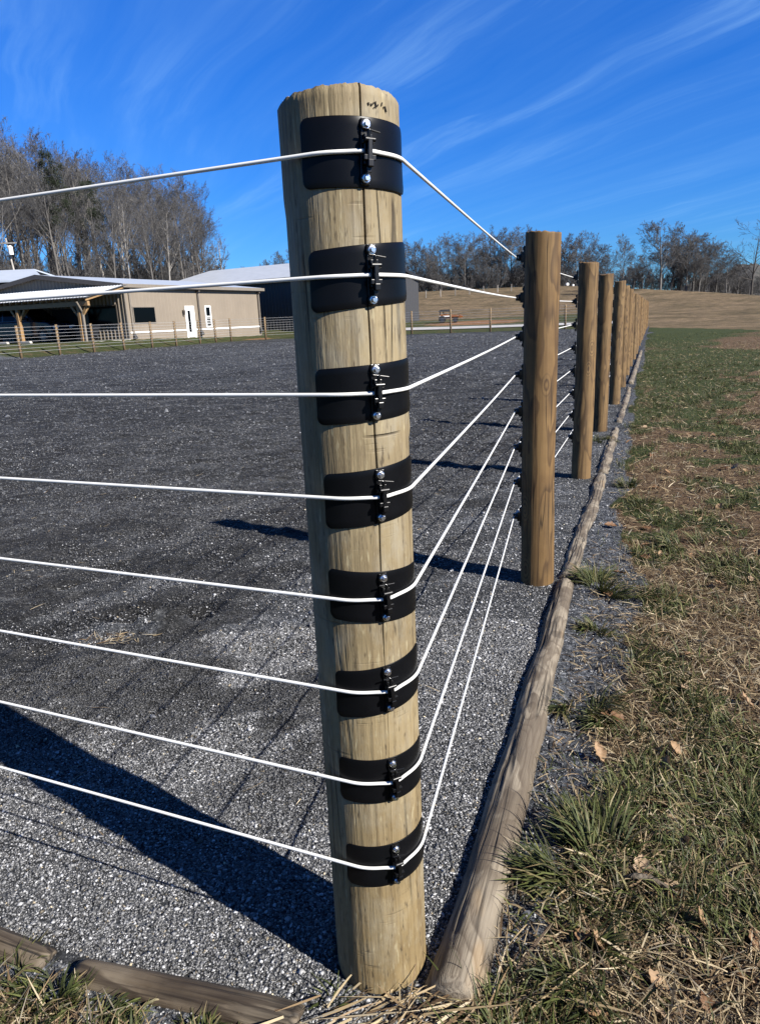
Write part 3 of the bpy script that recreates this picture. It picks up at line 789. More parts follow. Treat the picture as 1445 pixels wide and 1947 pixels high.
# ================================================================== EDGING LOGS
def make_log(name, pts, r0_, r1_, mat, seed, label, lump=.12, z0=0.012):
    pts = [np.array(p, float) for p in pts]
    seg = [np.linalg.norm(pts[i + 1] - pts[i]) for i in range(len(pts) - 1)]; L = sum(seg)
    ns = max(30, int(L / .018)); nc = 56
    cum = np.concatenate(([0], np.cumsum(seg)))
    s = np.linspace(0, L, ns)
    X = np.interp(s, cum, [p[0] for p in pts]); Y = np.interp(s, cum, [p[1] for p in pts])
    Xs = X.copy(); Ys = Y.copy()
    for _ in range(6):
        Xs[1:-1] = (Xs[:-2] + Xs[1:-1] * 2 + Xs[2:]) / 4; Ys[1:-1] = (Ys[:-2] + Ys[1:-1] * 2 + Ys[2:]) / 4
    tx = np.gradient(Xs); ty = np.gradient(Ys); tl = np.hypot(tx, ty); tx /= tl; ty /= tl
    th = np.linspace(-math.pi, math.pi, nc + 1)[:-1]
    S, T = np.meshgrid(s, th, indexing='ij')
    r = r0_ + (r1_ - r0_) * S / L
    r = r * (1 + lump * (fbm(S * 5 + seed, np.cos(T) * .9 + seed, 600 + seed, 3) - .5) * 2 + lump * .45 * (fbm(S * 13, np.sin(T) * 1.2 + np.cos(T), 620 + seed, 3) - .5) * 2)
    endt = np.minimum(S, L - S); r = r * np.sqrt(np.clip(1 - (1 - np.clip(endt / .012, 0, 1)) ** 2 * .25, 0, 1))
    # one long drying crack along the upper left
    cph = 1.95 + .25 * (fbm(S * 3, S * 0, 640 + seed, 2) - .5)
    r = r - .006 * np.exp(-((T - cph) / .035) ** 2) * sst(endt, .05, .15)
    px = Xs[:, None] + ty[:, None] * r * np.cos(T); py = Ys[:, None] - tx[:, None] * r * np.cos(T)
    dip = 0.0
    pz = z0 + r * np.sin(T) * 1.0
    # local coordinates: log axis along +Z for the wood grain
    ang = math.atan2(Xs[-1] - Xs[0], Ys[-1] - Ys[0])
    V = np.stack([px.ravel(), py.ravel(), pz.ravel()], 1)
    V = np.concatenate((V, [[Xs[0], Ys[0], z0], [Xs[-1], Ys[-1], z0]]))
    i = np.arange(nc); e0 = ns * nc; e1 = e0 + 1; o = (ns - 1) * nc
    Fc = np.concatenate((np.stack([(i + 1) % nc, i, np.full(nc, e0)], 1), np.stack([o + i, o + (i + 1) % nc, np.full(nc, e1)], 1)))
    # put into object frame: origin at start, axis -> local Z
    q0 = Vector((math.sin(ang), math.cos(ang), 0)).to_track_quat('Z', 'Y')
    Mx = Matrix.Translation(Vector((Xs[0], Ys[0], z0))) @ q0.to_matrix().to_4x4(); Mi = np.array(Mx.inverted())
    V4 = np.concatenate((V, np.ones((len(V), 1))), 1) @ Mi.T
    me = mesh_np(name, V4[:, :3], [grid_faces(ns, nc, True), Fc], True)
    o_ = obj(name, me, mat); o_.matrix_world = Mx
    return tag(o_, label, 'log', 'edging logs round the arena')
def Wl(n, d): p = W(n, d); return (p.x, p.y)
make_log('edging_log', [Wl(-.150, -.055), Wl(-.151, .30), Wl(-.143, .60), Wl(-.139, .85), Wl(-.128, 1.1), Wl(-.129, 1.4), Wl(-.120, 1.65), Wl(-.116, 2.02)], .054, .040, M['log_wood'], 1,
         'long grey cracked edging log at the foot of the thick corner post', .13, -.008)
make_log('edging_log', [Wl(-.118, 2.06), Wl(-.112, 2.8), Wl(-.128, 3.5), Wl(-.12, 4.22)], .042, .040, M['log_wood'], 2,
         'pale knotted edging log starting behind the round grass tuft', .24, -.012)
make_log('edging_log', [Wl(-.125, 4.30), Wl(-.115, 5.2), Wl(-.12, 6.4)], .048, .036, M['log_wood'], 3,
         'half-buried pale edging log beside the third post of the right fence', .28, -.014)
make_log('edging_log', [Wl(-.12, 6.8), Wl(-.125, 8.0), Wl(-.118, 10.3)], .042, .036, M['log_wood'], 4,
         'far thin strip of edging log past the third post of the right fence', .3, -.014)
make_log('edging_log', [Wl(-.12, 10.9), Wl(-.12, 15), Wl(-.12, 20)], .045, .04, M['log_wood'], 5,
         'farthest pale edging log along the foot of the receding posts', .2, .0)
make_log('edging_log', [Wl(.085, -.172), Wl(.33, -.196), Wl(.53, -.218)], .032, .027, M['log_brown'], 6,
         'short brown edging log lying against the left foot of the thick corner post', .14, -.003)
make_log('edging_log', [Wl(.60, -.218), Wl(.80, -.218), Wl(1.1, -.22), Wl(1.6, -.22)], .030, .032, M['log_brown'], 7,
         'dark brown edging log at the left edge of the photo behind grass', .16, -.010)

# ================================================================== LOOSE STONE, GRASS, STRAW, LEAVES
rg = np.random.default_rng(11)
def sample_polar(n, r0_, r1_, a0, a1, power):
    """azimuth in degrees; density falls like r**-power"""
    u = rg.random(n); e = 2 - power
    if abs(e) < 1e-6: r = r0_ * (r1_ / r0_) ** u
    else: r = (r0_ ** e + u * (r1_ ** e - r0_ ** e)) ** (1 / e)
    a = np.radians(rg.uniform(a0, a1, n))
    return r * np.sin(a), r * np.cos(a), r

def chips(n, r0_, r1_, power, size, name, on_arena=True, a0=-44, a1=30):
    x, y, r = sample_polar(n, r0_, r1_, a0, a1, power)
    nn, dd = nd(x, y)
    if on_arena: keep = (nn > -0.14) & (dd > -0.19)
    else: keep = gravel_strip(x, y) + (rg.random(n) - .5) * .5 > 0.45
    keep &= np.hypot(x - C0[0], y - C0[1]) > 0.088
    x, y, r = x[keep], y[keep], r[keep]; n = len(x)
    z = arena_h(x, y) if on_arena else terrain(x, y)
    s = size * np.maximum(1, r / 1.6) ** .42 * np.exp(rg.normal(0, .33, n))
    oct_ = np.array([[1, 0, 0], [-1, 0, 0], [0, 1, 0], [0, -1, 0], [0, 0, 1], [0, 0, -1]], float)
    fc = np.array([[0, 2, 4], [2, 1, 4], [1, 3, 4], [3, 0, 4], [2, 0, 5], [1, 2, 5], [3, 1, 5], [0, 3, 5]])
    P = oct_[None] * (1 + rg.uniform(-.35, .35, (n, 6, 1))) + rg.uniform(-.3, .3, (n, 6, 3))
    P = P * np.stack([np.ones(n), rg.uniform(.55, .95, n), rg.uniform(.35, .75, n)], 1)[:, None, :] * s[:, None, None]
    # tilt then spin
    tl = rg.normal(0, .35, n); sp = rg.uniform(0, 2 * math.pi, n)
    y1 = P[..., 1] * np.cos(tl)[:, None] - P[..., 2] * np.sin(tl)[:, None]; z1 = P[..., 1] * np.sin(tl)[:, None] + P[..., 2] * np.cos(tl)[:, None]
    x2 = P[..., 0] * np.cos(sp)[:, None] - y1 * np.sin(sp)[:, None]; y2 = P[..., 0] * np.sin(sp)[:, None] + y1 * np.cos(sp)[:, None]
    V = np.stack([x2 + x[:, None], y2 + y[:, None], z1 + (z + s * .25)[:, None]], -1).reshape(-1, 3)
    F = (fc[None] + (np.arange(n) * 6)[:, None, None]).reshape(-1, 3)
    dk = arena_dark(x, y) if on_arena else np.zeros(n)
    g = np.where(rg.random(n) < (.17 - .08 * sst(r, 2.0, 6.0)) * (1 - .75 * dk), rg.uniform(.18, .44, n), rg.uniform(.024, .165, n))
    g = g * (1 - .74 * dk)
    wm = rg.random(n) < .02
    col = np.stack([g * 1.0, g * 1.0, g * 1.015], 1); col[wm] = np.stack([g * 1.5, g * 1.25, g * .85], 1)[wm]
    me = mesh_np(name, V, F); add_attr(me, 'col', np.repeat(np.minimum(col, .6), 6, 0)); return me
tag(obj('gravel', chips(265000, 0.85, 2.6, 0.6, .0028, 'gravel'), M['chip']), 'loose blue-grey crushed stone chips covering the arena floor near the corner post', 'gravel', kind='stuff')
tag(obj('gravel', chips(220000, 2.6, 15.0, 1.9, .0027, 'gravel'), M['chip']), 'finer grey stone chips farther into the arena behind the corner post', 'gravel', kind='stuff')
tag(obj('gravel', chips(130000, 0.85, 9.0, 1.8, .0028, 'gravel', False, -46, 60), M['chip']), 'crushed stone spilled between the edging logs and the grass', 'gravel', kind='stuff')

def blades(x, y, z, ln, wd, az, lean, curl, col, tipcol=None, roll=None):
    """three-quad ribbons that bend over"""
    n = len(x); k = 4
    t = np.linspace(0, 1, k)
    ang = lean[:, None] + curl[:, None] * (np.arange(k - 1)[None, :] / (k - 2))
    ds = (ln / (k - 1))[:, None]
    h = np.concatenate((np.zeros((n, 1)), np.cumsum(np.sin(ang) * ds, 1)), 1)
    v = np.concatenate((np.zeros((n, 1)), np.cumsum(np.cos(ang) * ds, 1)), 1)
    wid = wd[:, None] * np.array([.8, 1.0, .75, .12])[None]
    sx, sy = np.cos(az)[:, None], np.sin(az)[:, None]
    cx = x[:, None] + h * sx; cy = y[:, None] + h * sy; cz = z[:, None] + v
    if roll is None: roll = rg.normal(0, .5, n)
    wxx = -sy * np.cos(roll)[:, None]; wyy = sx * np.cos(roll)[:, None]; wzz = np.sin(roll)[:, None]
    L = np.stack([cx - wxx * wid / 2, cy - wyy * wid / 2, cz - wzz * wid / 2], -1); Rr = np.stack([cx + wxx * wid / 2, cy + wyy * wid / 2, cz + wzz * wid / 2], -1)
    V = np.stack([L, Rr], 2).reshape(n, k * 2, 3)
    q = np.array([[2 * i, 2 * i + 1, 2 * i + 3, 2 * i + 2] for i in range(k - 1)])
    F = (q[None] + (np.arange(n) * 2 * k)[:, None, None]).reshape(-1, 4)
    c = np.repeat(col[:, None, :], 2 * k, 1)
    if tipcol is not None:
        tt = np.repeat(t, 2)[None, :, None] ** 2
        c = c * (1 - tt) + tipcol[:, None, :] * tt
    return V.reshape(-1, 3), F, c.reshape(-1, 3)

def lawn_mask(x, y):
    n, d = nd(x, y)
    edge_r = -n > 0.205 + .03 * (vnoise(d * 6, d * 0, 77) - .5)
    edge_l = (-d > 0.27) & (n > -0.3)
    return edge_r | edge_l

def straw_cols(n):
    pal = np.array([[.34, .27, .165], [.26, .195, .11], [.19, .13, .07], [.11, .072, .04], [.40, .33, .22], [.23, .20, .15], [.055, .036, .022]])
    c = pal[rg.choice(7, n, p=[.17, .18, .18, .16, .10, .08, .13])]
    return c * rg.uniform(.7, 1.15, (n, 1))
def green_cols(n):
    pal = np.array([[.048, .060, .017], [.070, .080, .022], [.034, .042, .014], [.100, .100, .032], [.15, .13, .055]])
    c = pal[rg.choice(5, n, p=[.3, .28, .25, .12, .05])]
    return c * rg.uniform(.75, 1.32, (n, 1))

def lawn_field(kind, n, r0_, r1_, power, lmin, lmax, wd, name):
    n = int(n * 1.38); x, y, r = sample_polar(n, r0_, r1_, -46, 60, power)
    k = lawn_mask(x, y); gs = gravel_strip(x, y); ga = green_amt(x, y)
    if kind == 'straw': k &= rg.random(n) < (1 - .80 * gs) * (1 - .45 * ga)
    else: k &= rg.random(n) < (ga * .97 + .03) * (1 - .93 * gs)
    k &= np.hypot(x - C0[0], y - C0[1]) > 0.10
    x, y, r = x[k], y[k], r[k]; n = len(x); z = terrain(x, y)
    sc = np.maximum(1, r / 3.0) ** .38
    ln = rg.uniform(lmin, lmax, n) * (0.75 + .25 * sc); w = wd * np.exp(rg.normal(0, .3, n)) * sc
    az = rg.uniform(0, 2 * math.pi, n)
    if kind == 'straw':
        lean = np.clip(rg.normal(1.38, .2, n), .5, 1.62); curl = rg.normal(.15, .35, n); z = z + rg.uniform(0, .022, n); col = straw_cols(n); tip = col
    else:
        # clumps comb the same way
        az = 2 * math.pi * fbm(x * 3, y * 3, 81, 2) * 2 + rg.normal(0, 1.0, n)
        lean = np.abs(rg.normal(.55, .38, n)); curl = rg.uniform(.3, 1.35, n); col = green_cols(n)
        tip = np.where(rg.random((n, 1)) < .22, straw_cols(n), col * 1.15)
    V, F, c = blades(x, y, z - .004, ln, w, az, lean, curl, col, tip)
    me = mesh_np(name, V, F, True); add_attr(me, 'col', c); return me
tag(obj('dead_grass', lawn_field('straw', 120000, 0.82, 3.6, 1.0, .02, .075, .0023, 'dead_grass'), M['blade']), 'matted dead tan grass stems covering the near lawn', 'dead grass', kind='stuff')
tag(obj('dead_grass', lawn_field('straw', 130000, 3.6, 26.0, 1.7, .025, .08, .0030, 'dead_grass'), M['blade']), 'matted dead tan grass farther along the right side', 'dead grass', kind='stuff')
tag(obj('green_grass', lawn_field('green', 70000, 0.82, 3.6, 1.0, .025, .085, .0030, 'green_grass'), M['blade']), 'dark green living grass in patches over the near lawn', 'grass', kind='stuff')
tag(obj('green_grass', lawn_field('green', 130000, 3.6, 34.0, 1.7, .02, .055, .0036, 'green_grass'), M['blade']), 'green grass patches farther along the right side', 'grass', kind='stuff')

def tuft(x, y, n, rad, lmin, lmax, label, wd=.0040, group=None):
    a = rg.uniform(0, 2 * math.pi, n); rr_ = rad * np.sqrt(rg.random(n)) * .62
    nc_ = max(1, int(rad / .028)); ca = rg.uniform(0, 6.28, nc_); cr_ = rad * .62 * np.sqrt(rg.random(nc_)); ci = rg.integers(0, nc_, n)
    px = cr_[ci] * np.cos(ca[ci]) + rg.normal(0, .014, n); py = cr_[ci] * np.sin(ca[ci]) + rg.normal(0, .014, n)
    rr_ = np.hypot(px, py); frac = np.minimum(rr_ / rad, .8); a = np.arctan2(py, px) + (rg.normal(0, .7, nc_))[ci]
    z0 = float(terrain(np.array([x]), np.array([y]))[0])
    az = a + rg.normal(0, .5, n); lean = .12 + frac * 1.25 + rg.normal(0, .16, n); curl = rg.uniform(.25, 1.2, n)
    col = green_cols(n) * .9; tip = np.where(rg.random((n, 1)) < .2, straw_cols(n), col * 1.2)
    V, F, c = blades(px, py, np.full(n, -.006), rg.uniform(lmin, lmax, n), wd * np.exp(rg.normal(0, .25, n)), az, np.abs(lean), curl, col, tip)
    me = mesh_np('grass_tuft', V, F, True); add_attr(me, 'col', c)
    return tag(obj('grass_tuft', me, M['blade'], None, (x, y, z0)), label, 'grass tuft', 'grass tufts along the edging logs')
tuft(0.935, 2.83, 420, .15, .07, .16, 'round green grass tuft overlapping the joint of two edging logs beyond the near line post')
tuft(0.615, 1.90, 330, .13, .06, .13, 'spiky green grass tuft beside the wide bulge of the long grey edging log')
tuft(0.80, 2.42, 150, .09, .04, .08, 'small leafy green grass tuft on spilled stone below the round tuft')
tuft(0.42, 1.26, 560, .17, .06, .14, 'widest dark green grass tuft, beside the lower half of the long grey log')
tuft(0.33, 1.01, 240, .11, .05, .12, 'green grass tuft at the near end of the long grey log')
tuft(-0.62, 0.985, 300, .10, .03, .065, 'green grass tuft at the lower left corner by the brown logs')
tuft(-0.42, 0.90, 150, .09, .03, .055, 'green grass tuft along the bottom edge left of the corner post')
tuft(1.70, 4.60, 200, .14, .05, .11, 'dark low grass tuft beside the gap of the pale knotted log')
tuft(1.62, 4.15, 160, .12, .05, .10, 'low green grass tuft on the stone right of the pale knotted log')
tuft(1.52, 3.35, 280, .2, .05, .12, 'broad green grass tuft in the open lawn right of the bare reddish soil patch')
tuft(2.0, 6.3, 220, .22, .05, .11, 'shaggy green grass tuft right of the half-buried log')
for (a_, b_, n_, q, lb) in ((-.54, .89, 260, .11, 'short green grass tuft at the very bottom left corner of the lawn'), (-.72, 1.05, 150, .08, 'low green grass tuft against the dark brown log at the left edge'), (-.33, .885, 130, .07, 'short green grass tuft in front of the short brown log'), (-.22, .875, 60, .05, 'small grass tuft on the bottom edge just left of the corner post')):
    tuft(a_, b_, n_, q, .03, .055, lb, .0032)
# clumps of living grass through the dead thatch
x, y, r = sample_polar(2400, 0.9, 16.0, 0, 58, 1.05); k = lawn_mask(x, y) & (gravel_strip(x, y) < .5) & (rg.random(len(x)) < .25 + .75 * green_amt(x, y)); cx_, cy_ = x[k], y[k]
m_ = 46; ci = np.repeat(np.arange(len(cx_)), m_); n = len(ci); sp = rg.uniform(.012, .05, len(cx_))[ci]
ox, oy = rg.normal(0, 1, n) * sp, rg.normal(0, 1, n) * sp; x = cx_[ci] + ox; y = cy_[ci] + oy; hh_ = rg.uniform(.6, 1.3, len(cx_))[ci]
col = green_cols(n) * rg.uniform(.6, 1.15, len(cx_))[ci][:, None]; tip = np.where(rg.random((n, 1)) < .15, straw_cols(n), col * 1.2)
V, F, c = blades(x, y, terrain(x, y) - .004, rg.uniform(.03, .085, n) * hh_, .0030 * np.exp(rg.normal(0, .25, n)), np.arctan2(oy, ox) + rg.normal(0, .7, n), np.abs(rg.normal(.4, .35, n)), rg.uniform(.2, 1.3, n), col, tip)
me = mesh_np('grass_clumps', V, F, True); add_attr(me, 'col', c)
tag(obj('grass_clumps', me, M['blade']), 'dark green grass clumps standing up through the dead thatch on the right', 'grass', kind='stuff')
# blades standing at the corner post's foot
tuft(-0.125, 0.965, 26, .028, .04, .08, 'few upright green grass blades at the left foot of the thick corner post', .0035)

# dead stems heaped at the foot of the corner post
n = 140; x = rg.normal(.05, .12, n); y = .925 + rg.normal(0, .028, n) + .10 * np.clip(x, 0, .2)
k = np.hypot(x - C0[0], y - C0[1]) > .095; x, y = x[k], y[k]; n = len(x)
V, F, c = blades(x, y, terrain(x, y) + rg.uniform(.004, .03, n), rg.uniform(.06, .17, n), rg.uniform(.002, .0055, n), rg.normal(.55, .5, n) + math.pi * (rg.random(n) < .5), np.clip(rg.normal(1.50, .07, n), 1.3, 1.6), rg.normal(0, .12, n), straw_cols(n) * 1.15)
me = mesh_np('dead_stems', V, F); add_attr(me, 'col', c)
tag(obj('dead_stems', me, M['blade']), 'heap of broken straw stems at the foot of the thick corner post', 'straw', kind='stuff')
n = 90; x = rg.normal(-1.06, .06, n); y = rg.normal(2.50, .035, n)
V, F, c = blades(x, y, arena_h(x, y) + .006, rg.uniform(.02, .06, n), rg.uniform(.002, .004, n), rg.uniform(0, 6.28, n), rg.normal(1.5, .1, n), rg.normal(0, .2, n), straw_cols(n) * 1.1)
me = mesh_np('straw_wisp', V, F); add_attr(me, 'col', c)
tag(obj('straw_wisp', me, M['blade']), 'pale wisp of straw on the dark gravel beside the hoof hole', 'straw', kind='stuff')
n = 160; x, y, r = sample_polar(n, 1.1, 7, -33, 14, 1.0); nn, dd = nd(x, y); k = (nn > 0) & (dd > 0.05); x, y = x[k], y[k]; n = len(x)
V, F, c = blades(x, y, arena_h(x, y) + .008, rg.uniform(.02, .08, n), rg.uniform(.0015, .003, n), rg.uniform(0, 6.28, n), rg.normal(1.52, .06, n), rg.normal(0, .1, n), straw_cols(n) * 1.2)
me = mesh_np('straw_bits', V, F); add_attr(me, 'col', c)
tag(obj('straw_bits', me, M['blade']), 'thin straw bits scattered over the arena gravel', 'straw', kind='stuff')

# broken clods of worked footing farther out
n = 90000; x, y, r = sample_polar(n, 4.5, 46.0, -36, 22, 1.55); nn, dd = nd(x, y); k = (nn > .1) & (dd > 0) & (nn < 28.3) & (dd < 47.8); x, y, r = x[k], y[k], r[k]; n = len(x)
sz = .0065 * (r / 4.5) ** .62 * np.exp(rg.normal(0, .4, n)); P = np.array([[1, 0, 0], [0, 1, 0], [-1, 0, 0], [0, -1, 0], [0, 0, .8]], float)[None] * (1 + rg.uniform(-.4, .4, (n, 5, 1))) * sz[:, None, None]
sp = rg.uniform(0, 6.28, n); X2 = P[..., 0] * np.cos(sp)[:, None] - P[..., 1] * np.sin(sp)[:, None]; Y2 = P[..., 0] * np.sin(sp)[:, None] + P[..., 1] * np.cos(sp)[:, None]
V = np.stack([X2 + x[:, None], Y2 + y[:, None], P[..., 2] + arena_h(x, y)[:, None] - .0015], -1).reshape(-1, 3)
F = (np.array([[0, 1, 4], [1, 2, 4], [2, 3, 4], [3, 0, 4]])[None] + (np.arange(n) * 5)[:, None, None]).reshape(-1, 3)
g = np.where(rg.random(n) < .08, rg.uniform(.10, .16, n), rg.uniform(.022, .085, n)); me = mesh_np('footing_clods', V, F); add_attr(me, 'col', np.repeat(np.stack([g * .97, g, g * 1.07], 1), 5, 0))
tag(obj('footing_clods', me, M['chip']), 'dark broken clods of footing scattered over the far arena floor', 'gravel', kind='stuff')
# fallen leaves: lobed, curled
def leaf_mesh(seed, ln=.065):
    rs = np.random.default_rng(seed); nu, nv = 15, 7
    u = np.linspace(0, 1, nu); w = np.sin(np.pi * u ** .8) ** .7 * (0.60 + 0.40 * np.abs(np.sin(u * math.pi * 3.6 + .4))) * .36 * ln
    w[0] = .0012; w[1] = .0016; w[-1] = .001
    curl = rs.uniform(.6, 1.9); bend = rs.uniform(-.9, 1.2); tw = rs.uniform(-.7, .7)
    V = []
    for i in range(nu):
        th = bend * (u[i] - .3); cx = ln * (math.sin(bend * u[i]) / bend if abs(bend) > .05 else u[i]); cz = ln * ((1 - math.cos(bend * u[i])) / bend if abs(bend) > .05 else 0)
        for j in range(nv):
            v = (j / (nv - 1) * 2 - 1); a = v * curl * .6; s = w[i] / max(curl * .6, .05)
            yy = s * math.sin(a); z_ = s * (1 - math.cos(a)) + .002 * math.sin(u[i] * 17 + v * 5 + seed)
            t_ = tw * (u[i] - .5); V.append((cx, yy * math.cos(t_) - z_ * math.sin(t_), cz + yy * math.sin(t_) + z_ * math.cos(t_)))
    me = mesh_np('fallen_leaf', np.array(V), grid_faces(nu, nv), True)
    base = np.array([[.20, .115, .058], [.26, .165, .09], [.15, .080, .040], [.33, .235, .15]][seed % 4]); c = np.repeat(base[None], nu * nv, 0) * (.8 + .4 * rs.random((nu * nv, 1)))
    add_attr(me, 'col', c); me.materials.append(M['leaf']); return me
leaves = [leaf_mesh(s) for s in range(8)]
lp = []
x, y, r = sample_polar(900, 0.9, 9.0, 0, 33, 1.2); k = lawn_mask(x, y); lp = list(zip(x[k], y[k]))[:85]
special = [(0.78, 1.62, 'large curled brown oak leaf standing over its shadow in the middle of the lawn'), (0.60, 1.44, 'curled tan leaf in the lawn right of the widest grass tuft'),
           (0.95, 1.95, 'pale brown leaf lying open near the right edge of the lawn'), (-0.44, 0.93, 'curled brown leaf in the grass left of the brown log'), (0.47, .95, 'folded rust-brown leaf near the bottom edge of the lawn'), (0.66, 1.02, 'dark upright leaf at the lower right of the lawn')]
for i, (a, b_) in enumerate(lp + [(s[0], s[1]) for s in special]):
    sp = i >= len(lp); s = (1.0 if not sp else 1.25) * random.Random(i).uniform(.55, 1.15 if not sp else 1.0)
    o = obj('fallen_leaf', leaves[i % 8], None, None, (a, b_, float(terrain(np.array([a]), np.array([b_]))[0]) + .012), (random.Random(i + 5).uniform(-.6, .6), random.Random(i + 6).uniform(-.5, .3), random.Random(i + 7).uniform(0, 6.28)))
    o.scale = (s, s, s)
    tag(o, special[i - len(lp)][2] if sp else 'small dry brown leaf scattered in the lawn grass', 'leaf', None if sp else 'small fallen leaves in the lawn')
# weathered sliver of wood in the lawn
mb = MB(); rs = random.Random(8)
pts = [(-.055, 0, .012), (-.03, .004, .02), (0, .003, .023), (.03, -.006, .018), (.058, -.012, .010)]
mb.tube(pts, [.002, .006, .007, .005, .0015], 7)
tag(mb.build('wood_sliver', M['log_wood'], None, True, 0, (0.52, 1.18, .012), (0, 0, -.35)), 'weathered grey wood sliver lying in the lawn beside the widest grass tuft', 'wood chip')

# ================================================================== FAR SIDES OF THE ARENA FENCE
far_m = MB(); far_m.cyl((0, 0, -.2), (0, 0, 1.555), .072, .068, 12); far_me = far_m.mesh('shaft', True); far_me.materials.append(M['far_post'])
FP = []
for d in (20.8, 23.3, 25.85, 28.36, 30.86, 33.32, 35.87, 38.32, 40.97, 42.9): FP.append((28.6, d))
FP += [(28.4, 44.58), (26.1, 45.6)]
for n_ in (23.6, 20.9, 18.2, 15.52, 12.69, 9.94, 7.43, 5.0, 2.4): FP.append((n_, 47.6))
far_pts = []
for i, (n_, d) in enumerate(FP):
    p = W(n_, d); h = float(terrain(np.array([p.x]), np.array([p.y]))[0])
    if i < 12: lb = 'thin tan post of the far left fence, %s from the left picture edge' % (ORD[i - 2] if i >= 2 else 'beyond')
    else: lb = 'thin post of the far end fence, %s right of the far left corner' % ORD[i - 12]
    if i < 2: lb = '%s thin tan fence post of the far left run, past the left picture edge' % ORD[i]
    t = empty('fence_post', (p.x, p.y, h), 0, lb, 'fence post', 'thin posts of the far arena fence')
    o = obj('shaft', far_me, None, t); o.rotation_euler = (R_(random.Random(i).uniform(-1, 1)), R_(random.Random(i + 9).uniform(-1, 1)), 0)
    inn = -N2 if i < 12 else -D2
    if i >= 11 or i < 10:
        for j in range(8):
            obj('insulator', ins_me, None, t, (inn[0] * .068, inn[1] * .068, 1.47 - j * .168), (0, 0, math.atan2(inn[1], inn[0]) - math.pi / 2))
    far_pts.append((p.x + inn[0] * .10, p.y + inn[1] * .10, h))
LASTP = P2 + D2 * STEP * (nline - 1)
for i in range(8):
    mb = MB(); mb.tube([(q[0], q[1], q[2] + 1.47 - i * .168) for q in far_pts], .0062, 5)
    tag(mb.build('fence_wire', M['far_wire']), '%s of the eight pale wires on the far arena fence' % NAMES[i], 'fence wire', 'pale wires of the far arena fence')

# ================================================================== BUILDINGS
def rib_wall(mb, P, dr, outw, t0, t1, z0, ztop, period=.30, depth=.03, rib=.09, sl=.02):
    """vertical ribbed steel sheet in the plane through P along dr"""
    pts = []; t = t0
    while t < t1 - 1e-4:
        for a, o in ((0, 0), (period - rib, 0), (period - rib + sl, depth), (period - sl, depth)):
            if t + a < t1: pts.append((t + a, o))
        t += period
    pts.append((t1, 0)); V = []
    for a, o in pts:
        x = P[0] + dr[0] * a + outw[0] * o; y = P[1] + dr[1] * a + outw[1] * o
        zt = ztop(a) if callable(ztop) else ztop
        V += [(x, y, z0), (x, y, zt)]
    F = [(2 * i, 2 * i + 2, 2 * i + 3, 2 * i + 1) for i in range(len(pts) - 1)]
    mb.add(V, F); return mb

def frame(P, u, v):
    """matrix: local x along u, local y along v (both 2D), z up, origin P"""
    Mx = Matrix(((u[0], v[0], 0, P[0]), (u[1], v[1], 0, P[1]), (0, 0, 1, P[2] if len(P) > 2 else 0), (0, 0, 0, 1))); return Mx
bw = np.array([.517, .856]); bg_ = np.array([-.856, .517])

bwo, bgo = bw, bg_
bw = np.array([.44, .898]); bg_ = np.array([-.898, .44]); KY, KX = 1.115, .895
# ---- beige steel building with a carport on its gable
PA = np.array([-15.53, 46.5]); LW = 13.1; GW = 16.4; GZ = .45; EV = 3.86; RZ = 4.82
bb = empty('steel_building', (PA[0], PA[1], GZ), 0, 'low beige steel building with white door and a lean-to carport on its end', 'building')
BM = frame((PA[0], PA[1], 0), bg_ * KX, bw * KY); Bi = Matrix.Translation((-PA[0], -PA[1], -GZ))
def bpart(mb, name, mat, parent=None, bevel=0.0, label=None):
    mb.v = [tuple(Bi @ Vector(v)) for v in mb.v]
    o = mb.build(name, mat, parent or bb, bevel=bevel)
    if label: o['label'] = label
    return o
# local coords in BM: x = along the gable to the left, y = along the long wall away; outside of long wall = -x, outside of gable = -y
def gz_top(t): return EV - .05 + (RZ - EV) * (1 - abs(t - GW / 2) / (GW / 2))
mb = rib_wall(MB(), PA, bw * KY, -bg_, 0.0, LW, GZ - .3, EV - .02, .30, .007); bpart(mb, 'wall', M['beige'])
mb = rib_wall(MB(), PA, bg_ * KX, -bw, 0.0, GW, GZ - .3, gz_top, .36, .055, .21, .085); bpart(mb, 'wall', M['beige'])
mb = MB(); mb.box(GW - .1, GW, .05, LW, GZ - .3, EV - .05, BM); bpart(mb, 'wall', M['beige'])
mb = MB(); mb.prism([(0.05, GZ - .3), (0.05, EV - .06), (GW / 2, RZ - .06), (GW - .12, EV - .06), (GW - .12, GZ - .3)], LW - .1, LW - .02, BM); bpart(mb, 'wall', M['beige'])
mb = MB()
for s in (0, 1):
    x0, x1 = (-.25, GW / 2) if s == 0 else (GW + .25, GW / 2)
    mb.hexa([BM @ Vector(q) for q in ((x0, -.25, EV), (x1, -.25, RZ + .02), (x1, LW + .35, RZ + .02), (x0, LW + .35, EV), (x0, -.25, EV + .07), (x1, -.25, RZ + .09), (x1, LW + .35, RZ + .09), (x0, LW + .35, EV + .07))])
rf = bpart(mb, 'roof', M['roof_blue'])
mb = MB()   # rake trim on the gable
mb.prism([(-.27, EV - .20), (-.27, EV + .08), (GW / 2, RZ + .10), (GW / 2, RZ - .18)], -.30, -.252, BM)
mb.prism([(GW + .27, EV - .20), (GW + .27, EV + .08), (GW / 2, RZ + .10), (GW / 2, RZ - .18)], -.30, -.252, BM)
bpart(mb, 'rake_trim', M['brown_trim'])
mb = MB(); mb.box(-.40, -.252, -.30, LW + .38, EV - .16, EV + .06, BM); bpart(mb, 'gutter', M['beige_trim'])
mb = MB(); mb.box(-.30, -.016, .05, LW + .30, EV - .22, EV - .165, BM); bpart(mb, 'soffit', M['brown_trim'])
